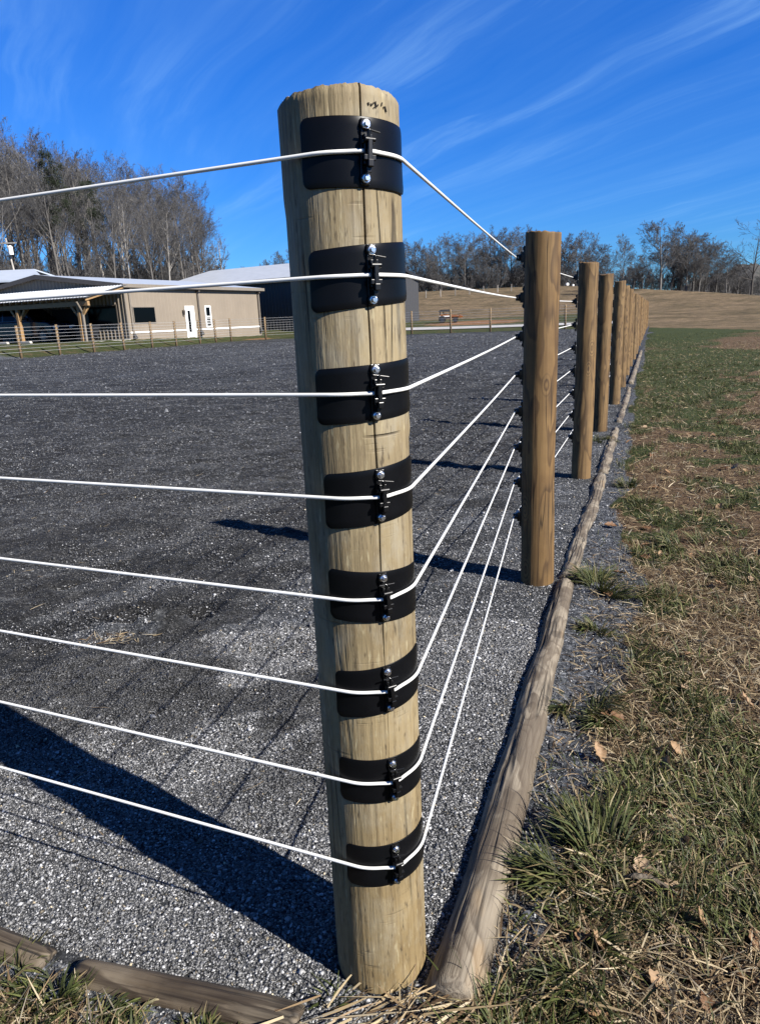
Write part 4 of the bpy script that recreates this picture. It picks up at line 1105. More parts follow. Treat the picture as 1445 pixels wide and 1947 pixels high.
mb = MB(); mb.box(-.045, -.016, .10, 4.90, .90, 1.0, BM); mb.box(-.045, -.016, 5.86, LW, .90, 1.0, BM); bpart(mb, 'base_trim', M['white'])
mb = MB(); mb.box(-.05, .05, -.05, .05, GZ - .2, EV - .1, BM); mb.box(-.05, .05, LW - .05, LW + .05, GZ - .2, EV - .1, BM); bpart(mb, 'corner_trim', M['beige_trim'])
for y in (.32, 6.27, LW - .15):
    mb = MB(); mb.box(-.11, -.02, y - .06, y + .06, .75, EV - .3, BM); mb.box(-.30, -.02, y - .06, y + .06, EV - .34, EV - .22, BM)
    o = bpart(mb, 'downspout', M['brown_trim'] if y > 1 else M['beige_trim'])
    mb = MB(); mb.cyl(BM @ Vector((-.22, y, .56)), BM @ Vector((-.12, y, .85)), .14, .07, 8); bpart(mb, 'splash_elbow', M['black_pipe'], None)
def window(y0, y1, z0, z1, fr, mat, bars=(), parent=None):
    mb = MB(); mb.box(-.055, -.015, y0 - fr, y1 + fr, z0 - fr, z0, BM); mb.box(-.055, -.015, y0 - fr, y1 + fr, z1, z1 + fr, BM)
    mb.box(-.055, -.015, y0 - fr, y0, z0, z1, BM); mb.box(-.055, -.015, y1, y1 + fr, z0, z1, BM)
    for b_ in bars: mb.box(-.052, -.015, y0, y1, b_ - .05, b_ + .05, BM)
    w_ = bpart(mb, 'window', mat)
    mb = MB(); mb.box(-.028, -.012, y0, y1, z0, z1, BM); bpart(mb, 'pane', M['glass'], w_); return w_
window(.52, 2.24, 1.55, 2.50, .05, M['beige_trim'])['label'] = 'large black picture window'
wn = window(6.98, 7.38, 1.17, 2.48, .11, M['white'], (1.82,)); wn['label'] = 'narrow white two-pane window'
mb = MB()
for z in (1.30, 1.42, 1.54, 1.66): mb.box(-.035, -.026, 7.0, 7.36, z, z + .025, BM)
bpart(mb, 'blind', M['white'], wn)
mb = MB(); mb.box(-.07, -.014, 4.92, 5.05, GZ - .05, 2.58, BM); mb.box(-.07, -.014, 5.66, 5.80, GZ - .05, 2.58, BM); mb.box(-.07, -.014, 5.05, 5.66, 2.42, 2.58, BM)
mb.box(-.05, -.014, 5.05, 5.15, GZ, 2.42, BM); mb.box(-.05, -.014, 5.40, 5.66, GZ, 2.42, BM); mb.box(-.05, -.014, 5.15, 5.40, GZ, .80, BM); mb.box(-.05, -.014, 5.15, 5.40, 2.27, 2.42, BM)
dr = bpart(mb, 'door', M['white'])
mb = MB(); mb.box(-.04, -.02, 5.15, 5.40, .80, 2.27, BM); bpart(mb, 'pane', M['glass'], dr)
mb = MB(); mb.cyl(BM @ Vector((-.05, 5.58, 1.45)), BM @ Vector((-.11, 5.58, 1.45)), .03, None, 8); mb.box(-.115, -.095, 5.50, 5.60, 1.44, 1.47, BM); bpart(mb, 'handle', M['rim'], dr)
mb = MB(); mb.box(-.09, -.014, 4.70, 4.80, 2.16, 2.30, BM); mb.cyl(BM @ Vector((-.16, 4.75, 1.98)), BM @ Vector((-.16, 4.75, 2.24)), .06, .09, 8); mb.cyl(BM @ Vector((-.16, 4.75, 2.24)), BM @ Vector((-.16, 4.75, 2.34)), .10, .02, 8); bpart(mb, 'wall_lamp', M['brown_trim'])
# gable openings under the carport
mb = MB(); mb.box(.84, 3.62, -.09, -.057, 1.55, 2.64, BM); o = bpart(mb, 'window', M['glass']); o['label'] = 'wide dark window under the carport'
mb = MB(); mb.box(.76, 3.70, -.105, -.057, 1.47, 1.55, BM); mb.box(.76, 3.70, -.105, -.057, 2.64, 2.72, BM); mb.box(.76, .84, -.105, -.057, 1.55, 2.64, BM); mb.box(3.62, 3.70, -.105, -.057, 1.55, 2.64, BM); bpart(mb, 'frame', M['brown_trim'], o)
mb = MB(); mb.box(4.6, 7.3, -.09, -.057, GZ, 2.62, BM); bpart(mb, 'garage_door', M['machine_dark'])
# carport
CO = 3.05
mb = MB(); 
def cz(y): return 3.88 + (3.08 - 3.88) * (-y / CO)
V = []; t = -.45; pr_ = []
while t < 16.0:
    for a, o in ((0, 0), (.2, 0), (.225, .03), (.275, .03)): pr_.append((t + a, o))
    t += .3
for y in (-.05, -CO - .05):
    for a, o in pr_: V.append(BM @ Vector((a, y, cz(y) + o + .03)))
k = len(pr_)
mb.add(V, [(i, k + i, k + i + 1, i + 1) for i in range(k - 1)])
V2 = [Vector(v) - Vector((0, 0, .04)) for v in V]; mb.add(V2, [(i, i + 1, k + i + 1, k + i) for i in range(k - 1)])
bpart(mb, 'carport_roof', M['white_metal'])
mb = MB()
for t in np.arange(-.32, 16, .61):
    mb.hexa([BM @ Vector(q) for q in ((t, -.06, cz(0) - .19), (t + .06, -.06, cz(0) - .19), (t + .06, -CO, cz(-CO) - .19), (t, -CO, cz(-CO) - .19), (t, -.06, cz(0) - .02), (t + .06, -.06, cz(0) - .02), (t + .06, -CO, cz(-CO) - .02), (t, -CO, cz(-CO) - .02))])
bpart(mb, 'rafter', M['timber'], label='row of rafters under the carport roof')
mb = MB(); mb.box(-.30, 15.8, -CO + .10, -CO + .26, 2.62, 2.885, BM); bpart(mb, 'beam', M['timber'])
for t in (.62, 6.6, 12.2):
    mb = MB(); mb.box(t - .10, t + .10, -CO + .08, -CO + .28, .45, 2.618, BM); po = bpart(mb, 'carport_post', M['timber'])
    for s in (-1, 1):
        mb = MB(); a = BM @ Vector((t + s * .09, -CO + .18, 1.95)); b_ = BM @ Vector((t + s * .72, -CO + .18, 2.62)); mb.cyl(a, b_, .075, None, 4); bpart(mb, 'brace', M['timber'], po)
    mb = MB(); a = BM @ Vector((t, -CO + .27, 1.95)); b_ = BM @ Vector((t, -CO + .95, 2.72)); mb.cyl(a, b_, .075, None, 4); bpart(mb, 'brace', M['timber'], po)
mb = MB(); mb.box(.30, .42, -CO + .12, -CO + .24, .55, 2.3, BM); mb.cyl(BM @ Vector((.36, -CO + .18, 2.25)), BM @ Vector((.36, -CO - .12, 2.85)), .06, None, 8); bpart(mb, 'downspout', M['beige_trim'])
mb = MB(); mb.box(-.1, 15.9, -CO - .25, -.02, .25, .535, BM); bpart(mb, 'carport_slab', M['concrete'])

# kerb stops and barrel box under the carport
for i, (t, lb) in enumerate(((5.95, 'white concrete wheel stop below the front half of the black vehicle'), (8.35, 'white concrete wheel stop below the rear half of the black vehicle'))):
    mb = MB(); mb.prism([(t - .55, .536), (t + .55, .536), (t + .46, .70), (t - .46, .70)], -CO - .12, -CO + .05, BM)
    tag(mb.build('wheel_stop', M['concrete'], bevel=.01), lb, 'wheel stop', 'concrete wheel stops under the carport')
gm = empty('garden_cart', tuple(BM @ Vector((2.75, -1.0, .536))), math.atan2(bg_[1], bg_[0]), 'dark tapered garden cart with a pale panel under the right end of the carport', 'cart')
mb = MB(); mb.hexa([Vector(q) for q in ((-.55, -.3, .25), (.55, -.3, .25), (.55, .3, .25), (-.55, .3, .25), (-.8, -.42, .95), (.8, -.42, .95), (.8, .42, .95), (-.8, .42, .95))]); mb.build('tub', M['machine_dark'], gm, bevel=.03)
mb = MB(); mb.box(-.42, .42, -.36, -.325, .30, .50); mb.build('panel', M['white'], gm)
for s in (-1, 1):
    mb = MB(); mb.cyl((s * .5, -.30, .18), (s * .5, -.18, .18), .18, None, 16); mb.cyl((s * .5, .18, .18), (s * .5, .30, .18), .18, None, 16); mb.build('wheel', M['tyre'], gm)

# ---- black vehicle in the carport (local x = forwards, y = left, z up)
vx = empty('parked_vehicle', tuple(BM @ Vector((7.75, -1.55, .537))), math.atan2(-bg_[1], -bg_[0]), 'large black sport utility vehicle parked nose right under the carport', 'car')
side = [(-3.35, .55), (-3.40, 1.05), (-3.32, 1.28), (-3.05, 2.10), (-2.85, 2.19), (.35, 2.20), (.62, 2.14), (1.72, 1.40), (2.90, 1.25), (3.18, 1.10), (3.22, .62), (3.10, .42)]
def body_lower():
    mb = MB(); lw = [(-3.35, .42), (-3.40, 1.05), (-3.34, 1.34), (1.70, 1.36), (2.85, 1.24), (3.16, 1.10), (3.22, .62), (3.10, .42),
                     (2.80, .42), (2.72, .72), (2.50, .92), (2.22, .92), (2.00, .72), (1.92, .42), (-1.78, .42), (-1.86, .72), (-2.08, .92), (-2.36, .92), (-2.58, .72), (-2.66, .42)]
    mb.prism(lw, -1.0, 1.0); return mb
body_lower().build('body', M['car_black'], vx, bevel=.06)
mb = MB(); b0 = [(-3.30, 1.342), (-3.02, 2.08), (-2.80, 2.19), (.32, 2.20), (.60, 2.13), (1.68, 1.362)]
V = [Vector((x, s * (1.0 - .20 * (z - 1.34) / .85), z)) for s in (-1, 1) for x, z in b0]; k = len(b0)
mb.add(V, [tuple(range(k)), tuple(range(2 * k - 1, k - 1, -1))] + [((i + 1) % k, i, k + i, k + (i + 1) % k) for i in range(k)]); mb.build('cabin', M['car_black'], vx, bevel=.04)
for s in (-1, 1):
    for x0, x1, x2, x3 in ((.05, 1.28, .05, .50), (-1.15, -.06, -1.15, -.06), (-2.95, -1.30, -2.78, -1.30)):
        mb = MB(); yy = lambda z: s * (1.004 - .20 * (z - 1.34) / .85)
        P = [(x0, 1.44), (x1, 1.44), (x3, 2.06), (x2, 2.06)]
        mb.hexa([Vector((x, yy(z) - s * .02, z)) for x, z in P] + [Vector((x, yy(z) + s * .004, z)) for x, z in P]); mb.build('window', M['glass'], vx)
    mb = MB(); mb.box(1.02, 1.16, s * 1.0, s * 1.22, 1.42, 1.62); mb.build('mirror', M['car_black'], vx, bevel=.02)
    mb = MB(); mb.box(3.10, 3.20, s * .62 - .2, s * .62 + .2, .88, 1.05); mb.build('headlight', M['lamp'], vx)
    for x in (-.10, -1.22):
        mb = MB(); mb.box(x - .14, x, s * 1.003 - .02, s * 1.003 + .02, 1.20, 1.23); mb.build('door_handle', M['rim'], vx)
    for x in (2.36, -2.22):
        mb = MB(); mb.cyl((x, s * .72, .44), (x, s * 1.0, .44), .44, .42, 28); w_ = mb.build('wheel', M['tyre'], vx)
        mb = MB(); mb.cyl((x, s * .99, .44), (x, s * 1.012, .44), .27, .25, 20); mb.cyl((x, s * 1.012, .44), (x, s * 1.03, .44), .07, .06, 10); mb.build('rim', M['rim'], w_)
mb = MB(); mb.hexa([Vector(q) for q in ((.64, -.74, 2.08), (.64, .74, 2.08), (1.62, .88, 1.41), (1.62, -.88, 1.41), (.68, -.74, 2.11), (.68, .74, 2.11), (1.66, .88, 1.44), (1.66, -.88, 1.44))]); mb.build('windshield', M['glass'], vx)
mb = MB(); mb.box(3.19, 3.28, -.95, .95, .45, .68); mb.build('bumper', M['machine_dark'], vx, bevel=.03)

# ---- charcoal barn behind
bw, bg_ = bwo, bgo
PB = np.array([-3.02, 62.0]); BL = 20.6; BWd = 15.3; BZ = .55; BE = 4.92; BR = 6.75
barn = empty('barn', (PB[0], PB[1], BZ), 0, 'charcoal steel barn with a pale metal roof behind the beige building', 'barn')
BM2 = frame((PB[0], PB[1], 0), bg_, bw); Bi2 = Matrix.Translation((-PB[0], -PB[1], -BZ))
def b2part(mb, name, mat):
    mb.v = [tuple(Bi2 @ Vector(v)) for v in mb.v]; return mb.build(name, mat, barn)
# x = along the long dark wall to the left (outside -y), y = along the gable (outside -x)
def bt(t): return BE - .05 + (BR - BE) * (1 - abs(t - BWd / 2) / (BWd / 2))
b2part(rib_wall(MB(), PB, bg_, -bw, 0, BL, BZ - .5, BE - .03, .36, .04, .12), 'wall', M['dark_siding'])
b2part(rib_wall(MB(), PB, bw, -bg_, 0, BWd, BZ - .5, bt, .36, .02, .12), 'wall', M['dark_siding'])
mb = MB(); mb.box(.05, BL, BWd - .1, BWd, BZ - .5, BE - .05, BM2); b2part(mb, 'wall', M['dark_siding'])
mb = MB(); V = [BM2 @ Vector((BL - .05, y, z)) for y, z in ((0.05, BZ - .5), (0.05, BE - .05), (BWd / 2, BR - .05), (BWd - .12, BE - .05), (BWd - .12, BZ - .5))]; mb.add(V, [(0, 1, 2, 3, 4)]); b2part(mb, 'wall', M['dark_siding'])
mb = MB()
for s in (0, 1):
    y0, y1 = (-.35, BWd / 2) if s == 0 else (BWd + .35, BWd / 2); e0 = BE - .06
    mb.hexa([BM2 @ Vector(q) for q in ((-.3, y0, e0), (BL + .4, y0, e0), (BL + .4, y1, BR), (-.3, y1, BR), (-.3, y0, e0 + .08), (BL + .4, y0, e0 + .08), (BL + .4, y1, BR + .08), (-.3, y1, BR + .08))])
b2part(mb, 'roof', M['white_metal'])
mb = MB(); mb.box(-.3, BL + .4, -.42, -.352, BE - .32, BE + .03, BM2); b2part(mb, 'eave_trim', M['dark_trim'])
mb = MB()
for s in (0, 1):
    y0, y1 = (-.35, BWd / 2) if s == 0 else (BWd + .35, BWd / 2)
    V = [BM2 @ Vector((x, y, z)) for x in (-.36, -.303) for y, z in ((y0, BE - .28), (y0, BE + .03), (y1, BR + .09), (y1, BR - .22))]
    mb.add(V, [(0, 1, 2, 3), (7, 6, 5, 4), (0, 4, 5, 1), (1, 5, 6, 2), (2, 6, 7, 3), (3, 7, 4, 0)])
b2part(mb, 'rake_trim', M['dark_trim'])

# ---- grey-roofed shed behind on the left
sd = empty('shed', (-33.0, 68.5, 1.0), 0, 'low shed with a blue-grey roof behind the beige building at the left edge', 'shed')
mb = MB(); mb.box(-9, 3.2, -3.2, 3.2, -.6, 4.55); mb.build('wall', M['dark_siding'], sd)
mb = MB(); mb.hexa([Vector(q) for q in ((-9.5, -3.7, 4.56), (4.6, -3.7, 4.56), (2.2, 0, 5.75), (-9.5, 0, 5.75), (-9.5, -3.7, 4.70), (4.6, -3.7, 4.70), (2.2, 0, 5.87), (-9.5, 0, 5.87))])
mb.hexa([Vector(q) for q in ((-9.5, 0, 5.75), (2.2, 0, 5.75), (4.6, 3.7, 4.56), (-9.5, 3.7, 4.56), (-9.5, 0, 5.87), (2.2, 0, 5.87), (4.6, 3.7, 4.70), (-9.5, 3.7, 4.70))]); mb.build('roof', M['roof_blue'], sd)

# ---- leaning utility pole
up = empty('utility_pole', (-35.2, 75, 1.5), 0, 'leaning pale utility pole with a white transformer can before the woods', 'utility pole')
mb = MB(); mb.cyl((0, 0, -.3), (-.85, 0, 8.9), .11, .08, 10); mb.build('pole', M['bark_pale'], up, True)
mb = MB(); mb.cyl((-.40, -.32, 7.3), (-.40, -.32, 8.05), .22, None, 14); mb.cyl((-.40, -.32, 8.05), (-.40, -.32, 8.16), .22, .10, 14); mb.build('transformer', M['white'], up)
mb = MB(); mb.box(-1.7, .2, -.14, -.03, 8.35, 8.5); mb.build('cross_arm', M['bark_pale'], up)

# ---- orange machine by the road
tz = float(terrain(np.array([7.1]), np.array([68.0]))[0])
tr = empty('tractor', (7.1, 68, tz), R_(-8), 'small orange tractor with a black canopy parked on bare dirt beyond the road', 'tractor')
mb = MB(); mb.prism([(-1.05, .55), (-1.05, .98), (-.9, 1.06), (.45, 1.02), (.55, .98), (1.30, .93), (1.38, .82), (1.36, .55)], -.48, .48); mb.build('body', M['orange'], tr, bevel=.04)
mb = MB(); mb.box(-1.15, .55, -.62, .62, 1.42, 1.56); mb.prism([(-1.1, 1.561), (-.9, 1.66), (.35, 1.66), (.5, 1.561)], -.55, .55); mb.build('canopy', M['machine_dark'], tr, bevel=.03)
for x in (-1.0, .45):
    for y in (-.55, .55):
        mb = MB(); mb.box(x - .035, x + .035, y - .035, y + .035, .95, 1.42); mb.build('canopy_post', M['machine_dark'], tr)
for x, r in ((-.72, .46), (.98, .34)):
    for s in (-1, 1):
        mb = MB(); mb.cyl((x, s * .50, r), (x, s * .78, r), r, None, 20); w_ = mb.build('wheel', M['tyre'], tr)
        mb = MB(); mb.cyl((x, s * .76, r), (x, s * .80, r), r * .5, None, 14); mb.build('rim', M['rim'], w_)
mb = MB(); mb.box(-1.05, .4, -.66, -.49, .74, .90); mb.build('fender', M['white'], tr, bevel=.02)
mb = MB(); mb.box(-.55, -.1, -.25, .25, 1.06, 1.14); mb.box(-.6, -.5, -.25, .25, 1.1, 1.40); mb.build('seat', M['machine_dark'], tr)
mb = MB(); mb.prism([(1.45, .55), (1.45, .95), (1.55, .98), (1.95, .78), (1.95, .62)], -.6, .6); mb.build('bucket', M['orange'], tr, bevel=.02)
mb = MB()
for s in (-1, 1): mb.box(.3, 1.5, s * .52 - .04, s * .52 + .04, .72, .84)
mb.build('loader_arm', M['orange'], tr)

tr.scale = (.72, .72, .72)
# white wrapped bales on the hilltop
for i, (px, py, s) in enumerate(((37.6, 140.5, .5), (39.0, 141.5, .36))):
    h = float(terrain(np.array([px]), np.array([py]))[0]); mb = MB(); mb.cyl((0, -.6 * s, .55 * s), (0, .6 * s, .55 * s), .6 * s, None, 18)
    tag(mb.build('hay_bale', M['white'], None, False, .1, (px, py, h)), ['larger white wrapped bale on the hilltop seen between the first two line posts', 'smaller white wrapped bale on the hilltop seen between the first two line posts'][i], 'hay bale', 'white bales on the hilltop')

# hilltop field fences
fpm = MB(); fpm.cyl((0, 0, -.2), (0, 0, 1.25), .07, None, 6); fpm_me = fpm.mesh('field_fence_post'); fpm_me.materials.append(M['bark_pale'])
fpd = fpm_me.copy(); fpd.materials.clear(); fpd.materials.append(M['bark'])
def field_fence(p0, p1, n, lab, group, mesh_, wires=2):
    top = []
    for i in range(n):
        t = i / (n - 1); x = p0[0] + (p1[0] - p0[0]) * t; y = p0[1] + (p1[1] - p0[1]) * t; h = float(terrain(np.array([x]), np.array([y]))[0])
        o = obj('field_fence_post', mesh_, None, None, (x, y, h), (0, random.Random(i).uniform(-.05, .05), 0)); tag(o, lab, 'fence post', group); top.append((x, y, h))
field_fence((9.6, 128), (31, 136), 9, 'thin pale post of the fence crossing the brown hillside beyond the tractor', 'posts of the hillside field fence', fpm_me)
field_fence((44.5, 124), (69, 108), 11, 'small dark post of the fence along the crest of the tan field', 'posts of the crest field fence', fpd)

# ================================================================== TREES
def segs_mesh(name, segs, sides, mat):
    """segs array rows: p0(3) p1(3) r0 r1"""
    s = np.asarray(segs, float); n = len(s); p0, p1 = s[:, :3], s[:, 3:6]
    a = p1 - p0; L = np.linalg.norm(a, axis=1, keepdims=True); a = a / np.maximum(L, 1e-6)
    ref = np.where(np.abs(a[:, 2:3]) > .9, np.array([[1., 0, 0]]), np.array([[0, 0, 1.]]))
    b = np.cross(a, ref); b /= np.linalg.norm(b, axis=1, keepdims=True); c = np.cross(a, b)
    t = np.linspace(0, 2 * math.pi, sides + 1)[:-1]
    ring = b[:, None, :] * np.cos(t)[None, :, None] + c[:, None, :] * np.sin(t)[None, :, None]
    V = np.concatenate((p0[:, None, :] + ring * s[:, 6][:, None, None], p1[:, None, :] + ring * s[:, 7][:, None, None]), 1)
    i = np.arange(sides); j = (i + 1) % sides
    q = np.stack([i, j, sides + j, sides + i], 1)
    F = (q[None] + (np.arange(n) * 2 * sides)[:, None, None]).reshape(-1, 4)
    me = mesh_np(name, V.reshape(-1, 3), F, sides > 3); me.materials.append(mat); return me

def rvec(rs): 
    v = Vector((rs.gauss(0, 1), rs.gauss(0, 1), rs.gauss(0, 1))); return v.normalized()

def grow(rs, p, d, L, r, lvl, maxl, out, P):
    """one branch made of bent pieces; spawns children along itself"""
    n = max(2, int([9, 6, 4, 3, 2][min(lvl, 4)])); pts = [p.copy()]; dirs = [d.copy()]; rad = [r]
    for i in range(n):
        d = (d + rvec(rs) * P['wig'][min(lvl, 3)] + Vector((0, 0, P['up'][min(lvl, 3)]))).normalized()
        p = p + d * (L / n); pts.append(p.copy()); dirs.append(d.copy())
        rad.append(r * (1 - (i + 1) / n * P['taper'][min(lvl, 3)]))
    for i in range(n): out[lvl].append((*pts[i], *pts[i + 1], rad[i], rad[i + 1]))
    if lvl >= maxl: return
    nc = P['kids'][lvl]
    for k in range(nc):
        t = P['start'][lvl] + (1 - P['start'][lvl]) * (k + rs.random()) / nc
        x = min(t * n, n - 1e-3); i = int(x); q = pts[i].lerp(pts[i + 1], x - i); dd = dirs[i]
        ax = rvec(rs); side = (ax - dd * ax.dot(dd)).normalized()
        ang = P['ang'][lvl] * rs.uniform(.7, 1.25)
        nd_ = (dd * math.cos(ang) + side * math.sin(ang)).normalized()
        cl = L * P['len'][lvl] * (P['shape'](t) if lvl == 0 else (1.15 - .6 * t)) * rs.uniform(.75, 1.2)
        rr_ = max(P['rmin'], (rad[i] * (1 - (x - i)) + rad[i + 1] * (x - i)) * P['rk'][lvl])
        grow(rs, q, nd_, cl, rr_, lvl + 1, maxl, out, P)

FOREST = dict(wig=[.05, .13, .18, .22], up=[.04, .11, .07, .04], taper=[.86, .8, .75, .6], kids=[16, 7, 6, 3], start=[.40, .2, .2, .15], ang=[.66, .66, .68, .7],
              len=[.30, .50, .54, .58], shape=lambda t: 1.25 - .66 * (t - .4) / .6, rk=[.42, .55, .6, .7], rmin=.017)
OPEN = dict(wig=[.06, .14, .18, .22], up=[.03, .07, .05, .03], taper=[.9, .82, .75, .6], kids=[22, 8, 6, 5], start=[.17, .15, .2, .15], ang=[.95, .75, .72, .7],
            len=[.54, .50, .52, .56], shape=lambda t: (1.15 - .62 * t), rk=[.45, .55, .6, .7], rmin=.020)
SPARSE = dict(OPEN); SPARSE.update(kids=[17, 7, 4, 2], len=[.66, .46, .46, .5], rmin=.022, ang=[1.15, .65, .6, .6], start=[.22, .25, .2, .2], up=[.02, .06, .04, .02])
YOUNG = dict(FOREST); YOUNG.update(kids=[14, 8, 6, 4], start=[.12, .15, .15, .1], len=[.36, .48, .5, .5], ang=[.55, .6, .65, .7])
def tree_meshes(seed, H, r, P, mat=None, maxl=4, twig=None, lean=0.0):
    rs = random.Random(seed); out = [[] for _ in range(6)]
    grow(rs, Vector((0, 0, -.3)), Vector((lean, 0, 1)).normalized(), H, r, 0, maxl, out, P)
    # buttress
    tr_ = segs_mesh('trunk', out[0] + out[1], 6, mat or M['bark'])
    cr = segs_mesh('crown', out[2] + out[3] + out[4] + out[5], 3, twig or M['twig'])
    return tr_, cr
def plant_tree(name, ms, x, y, rz, s, label, cat, group=None, sz=None):
    h = float(terrain(np.array([x]), np.array([y]))[0])
    t = empty(name, (x, y, h), rz, label, cat, group); t.scale = (s, s, sz or s)
    obj('trunk', ms[0], None, t); obj('crown', ms[1], None, t); return t
def shrub_meshes(seed):
    rs = random.Random(seed); out = [[] for _ in range(6)]
    P = dict(wig=[.10, .16, .2, .2], up=[.03, .08, .05, .03], taper=[.85, .8, .75, .6], kids=[9, 6, 4, 2], start=[.05, .1, .15, .1], ang=[.6, .7, .7, .7], len=[.42, .5, .5, .5], shape=lambda t: 1.1 - .5 * t, rk=[.6, .6, .6, .7], rmin=.017)
    for k in range(5):
        a = k * 1.257 + rs.uniform(-.4, .4); grow(rs, Vector((.03 * math.cos(a), .03 * math.sin(a), -.2)), Vector((.55 * math.cos(a), .55 * math.sin(a), 1)).normalized(), rs.uniform(3.0, 4.6), .06, 0, 4, out, P)
    return segs_mesh('trunk', out[0] + out[1], 4, M['bark']), segs_mesh('crown', out[2] + out[3] + out[4], 3, M['twig'])
TB = [shrub_meshes(s) for s in range(3)]
TF = [tree_meshes(10 + i, 22.0, .27, FOREST) for i in range(6)]
TP = [tree_meshes(30 + i, 22.0, .27, FOREST, M['bark_pale']) for i in range(2)]
TO = [tree_meshes(50 + i, 11.0, .24, OPEN) for i in range(5)]
TY = [tree_meshes(70 + i, 8.0, .09, YOUNG, None, 4) for i in range(4)]
rw = random.Random(77)
# crown line of the woods: azimuth in degrees -> elevation of the crown tops in degrees above eye level
def wood_top(az): return float(np.interp(az, [-40, -31, -27.5, -24.5, -22.5, -20, -17.5, -14.8, -13.0, -12.2], [13.6, 13.3, 13.0, 12.2, 11.8, 11.0, 10.6, 10.4, 10.0, 8.5]))
LW_ = 'grey bare tree among the crowded tall woodland behind the beige building'
for row, (dist, n_) in enumerate(((93, 17), (104, 18), (117, 18), (132, 17), (150, 15))):
    for i in range(n_):
        az = -33 + 20.6 * (i + rw.uniform(.15, .85)) / n_
        dd_ = dist + rw.uniform(-4, 4)
        x, y = dd_ * math.sin(R_(az)), dd_ * math.cos(R_(az)); h = float(terrain(np.array([x]), np.array([y]))[0])
        top = math.tan(R_(wood_top(az) * rw.uniform(.84, 1.0) * (1.0 if row > 0 else .92))) * dd_ + CAMH - h
        pale = (row < 2 and rw.random() < .22)
        ms = TP[i % 2] if pale else TF[rw.randrange(6)]
        s = top / 22.5
        plant_tree('bare_tree', ms, x, y, rw.uniform(0, 6.28), s * rw.uniform(.95, 1.1), 'pale-trunked bare tree in the woodland behind the beige building' if pale else LW_, 'tree', 'pale-trunked woodland trees' if pale else 'woodland trees behind the beige building', s)
for i in range(34):
    az = -33 + 21.4 * (i + rw.uniform(.1, .9)) / 34; dd_ = rw.uniform(86, 128); x, y = dd_ * math.sin(R_(az)), dd_ * math.cos(R_(az))
    plant_tree('sapling', TY[i % 4], x, y, rw.uniform(0, 6.28), rw.uniform(.7, 1.35), 'bare sapling in the undergrowth of the woodland behind the beige building', 'sapling', 'saplings under the woodland')
for i in range(60):
    az = -33.5 + 21.0 * (i + rw.uniform(.1, .9)) / 60; dd_ = rw.uniform(112, 165); x, y = dd_ * math.sin(R_(az)), dd_ * math.cos(R_(az))
    plant_tree('shrub', TB[i % 3], x, y, rw.uniform(0, 6.28), rw.uniform(1.3, 2.3), 'bare brushy shrub between the trunks of the woodland behind the beige building', 'shrub', 'brush inside the woodland')
# pale leaning tree at the wood's edge and small ones right of it
def at(az, dist): return dist * math.sin(R_(az)), dist * math.cos(R_(az))
LT = tree_meshes(91, 11.0, .20, dict(FOREST, kids=[9, 5, 4, 2], start=[.5, .3, .2, .2]), M['bark_pale'], 4, None, -.06)
x, y = at(-11.1, 112); plant_tree('bare_tree', LT, x, y, 0, .92, 'lone pale leaning bare tree right of the woodland edge', 'tree')
x, y = at(-12.5, 110); plant_tree('bare_tree', TF[2], x, y, 1.1, .62, 'thin crooked bare tree at the right edge of the woodland', 'tree')
for az, s in ((-10.2, .62), (-9.4, .75), (-8.4, .66), (-7.6, .8), (-6.6, .9), (-5.4, .8), (-4.2, .9), (-3, 1.0)):
    x, y = at(az, 190 + rw.uniform(-8, 8)); plant_tree('bare_tree', TO[rw.randrange(5)], x, y, rw.uniform(0, 6.28), s * 1.05, 'small distant bare tree beyond the pale roof of the charcoal barn', 'tree', 'distant trees beyond the barn')
# middle tree line on the hilltop
for i, (az, tp) in enumerate(((.6, 7.0), (1.5, 6.2), (2.6, 6.4), (3.6, 6.6), (4.6, 6.3), (5.5, 6.7), (6.4, 6.5), (7.3, 6.6), (8.2, 6.9), (9.1, 6.9), (10.0, 7.0), (10.9, 6.9), (11.9, 6.8), (12.8, 6.6), (13.8, 6.4), (14.7, 6.2), (15.6, 6.1), (16.5, 6.1), (17.3, 5.4))):
    dd_ = 168 + rw.uniform(-5, 12); x, y = at(az, dd_); h = float(terrain(np.array([x]), np.array([y]))[0])
    hh = math.tan(R_(tp * .80)) * dd_ + CAMH - h; s = hh / 11.6
    plant_tree('bare_tree', TO[i % 5], x, y, rw.uniform(0, 6.28), s * rw.uniform(.85, 1.0), 'dark bare tree in the row along the hilltop behind the line posts', 'tree', 'trees of the hilltop row', s)
for i in range(12):
    az = .2 + 17.4 * (i + rw.random()) / 12; dd_ = 178 + rw.uniform(0, 14); x, y = at(az, dd_)
    plant_tree('bare_tree', TO[rw.randrange(5)], x, y, rw.uniform(0, 6.28), rw.uniform(.62, .80), 'dark bare tree in the row along the hilltop behind the line posts', 'tree', 'trees of the hilltop row')
for i in range(110):
    az = .2 + 17.6 * (i + rw.random()) / 110; x, y = at(az, 160 + rw.uniform(0, 34))
    plant_tree('shrub', TB[i % 3], x, y, rw.uniform(0, 6.28), rw.uniform(.8, 1.35), 'bare grey shrub at the foot of the hilltop tree row', 'shrub', 'shrubs under the hilltop row')
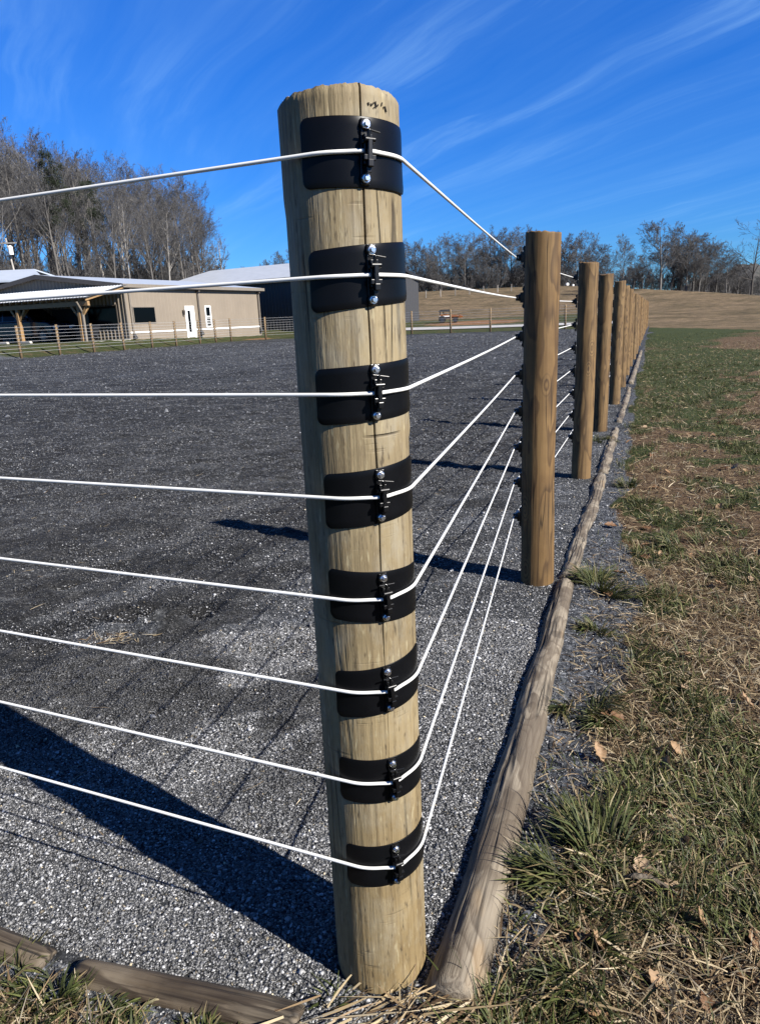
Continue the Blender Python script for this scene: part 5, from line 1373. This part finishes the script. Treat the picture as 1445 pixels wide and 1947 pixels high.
# right hand cluster
CL = [(18.9, 118, 4.5, 'slim pale bare tree just right of the last fence posts', None), (21.55, 124, 5.5, 'broad bare tree with a forked dark trunk, tallest of the right hand cluster', None)]
for i, (az, dd_, tp, lb, g_) in enumerate(CL):
    x, y = at(az, dd_); h = float(terrain(np.array([x]), np.array([y]))[0]); s = (math.tan(R_(tp)) * dd_ + CAMH - h) / 11.4
    plant_tree('bare_tree', TO[(i * 3 + 1) % 5], x, y, i * 2.0, s * (.7 if i == 0 else 1.05), lb, 'tree', g_, s)
for i, (az, tp) in enumerate(((22.9, 4.7), (23.7, 4.4), (24.5, 3.9), (25.2, 3.4), (25.9, 2.9), (26.6, 2.5), (20.3, 3.4), (19.7, 2.8), (24.1, 3.8), (22.3, 4.2), (23.3, 4.0))):
    dd_ = 132 + rw.uniform(-4, 12); x, y = at(az, dd_); h = float(terrain(np.array([x]), np.array([y]))[0]); s = (math.tan(R_(tp)) * dd_ + CAMH - h) / 11.4
    plant_tree('bare_tree', TO[(i + 2) % 5], x, y, rw.uniform(0, 6.28), s * 1.25, 'rounded bare tree in the cluster beyond the tan field', 'tree', 'trees of the right hand cluster', s)
for i in range(44):
    az = 18.2 + 14 * (i + rw.random()) / 44; x, y = at(az, 136 + rw.uniform(0, 22))
    plant_tree('shrub', TB[i % 3], x, y, rw.uniform(0, 6.28), rw.uniform(.7, 1.05), 'bare grey shrub in the thicket along the far side of the tan field', 'shrub', 'thicket along the tan field')
TS = tree_meshes(95, 10.5, .22, SPARSE, M['bark_dark'], 4, M['bark_dark'])
x, y = 54.6, 105.0; plant_tree('bare_tree', TS, x, y, 2.2, .82, 'lone open bare tree with wide branches on the crest at the right edge', 'tree')

# pine in the woods: trunk, limbs and clumped needle foliage
def pine_meshes(seed, H):
    rs = np.random.default_rng(seed); segs = []; V = []; F = []
    n = 8
    for i in range(n): segs.append((.12 * math.sin(i), 0, H * i / n, .12 * math.sin(i + 1), 0, H * (i + 1) / n, .24 * (1 - i / n) + .03, .24 * (1 - (i + 1) / n) + .03))
    cl = []
    for k in range(46):
        z = H * (.50 + .50 * rs.random()); a = rs.uniform(0, 6.28); L = (H - z) * .26 + rs.uniform(.5, 2.3)
        p1 = (L * math.cos(a), L * math.sin(a), z + L * .25); segs.append((0, 0, z - .3, *p1, .05, .02)); cl.append((p1, rs.uniform(.7, 1.35)))
    C_ = []
    for (p, r) in cl:
        m = 190; q = rs.normal(0, 1, (m, 3)); q /= np.linalg.norm(q, axis=1, keepdims=True); q *= (rs.random((m, 1)) ** .45) * r * np.array([[1, 1, .62]]); C_.append(q + np.array(p))
    C_ = np.concatenate(C_); m = len(C_); a = rs.normal(0, 1, (m, 3)); a /= np.linalg.norm(a, axis=1, keepdims=True); b = np.cross(a, rs.normal(0, 1, (m, 3))); b /= np.linalg.norm(b, axis=1, keepdims=True)
    V = np.stack([C_ - b * .05, C_ + b * .05, C_ + a * .30], 1).reshape(-1, 3); F = np.arange(m * 3).reshape(-1, 3)
    me = mesh_np('crown', V, F); me.materials.append(M['needle'])
    return segs_mesh('trunk', segs, 6, M['bark']), me
PN = [pine_meshes(1, 20.0), pine_meshes(2, 20.0)]
for i, (az, dd_, tp, lb) in enumerate(((-22.3, 96, 11.9, 'taller dark green pine rising out of the grey woodland'), (-20.0, 97, 10.2, 'shorter dark green pine in the grey woodland'))):
    x, y = at(az, dd_); h = float(terrain(np.array([x]), np.array([y]))[0]); s = (math.tan(R_(tp)) * dd_ + CAMH - h) / 20.8
    plant_tree('pine_tree', PN[i], x, y, i * 1.3, s * .55, lb, 'tree', None, s)

# ------------------------------------------------------------------ render
scene.render.engine = 'CYCLES'
scene.cycles.max_bounces = 6
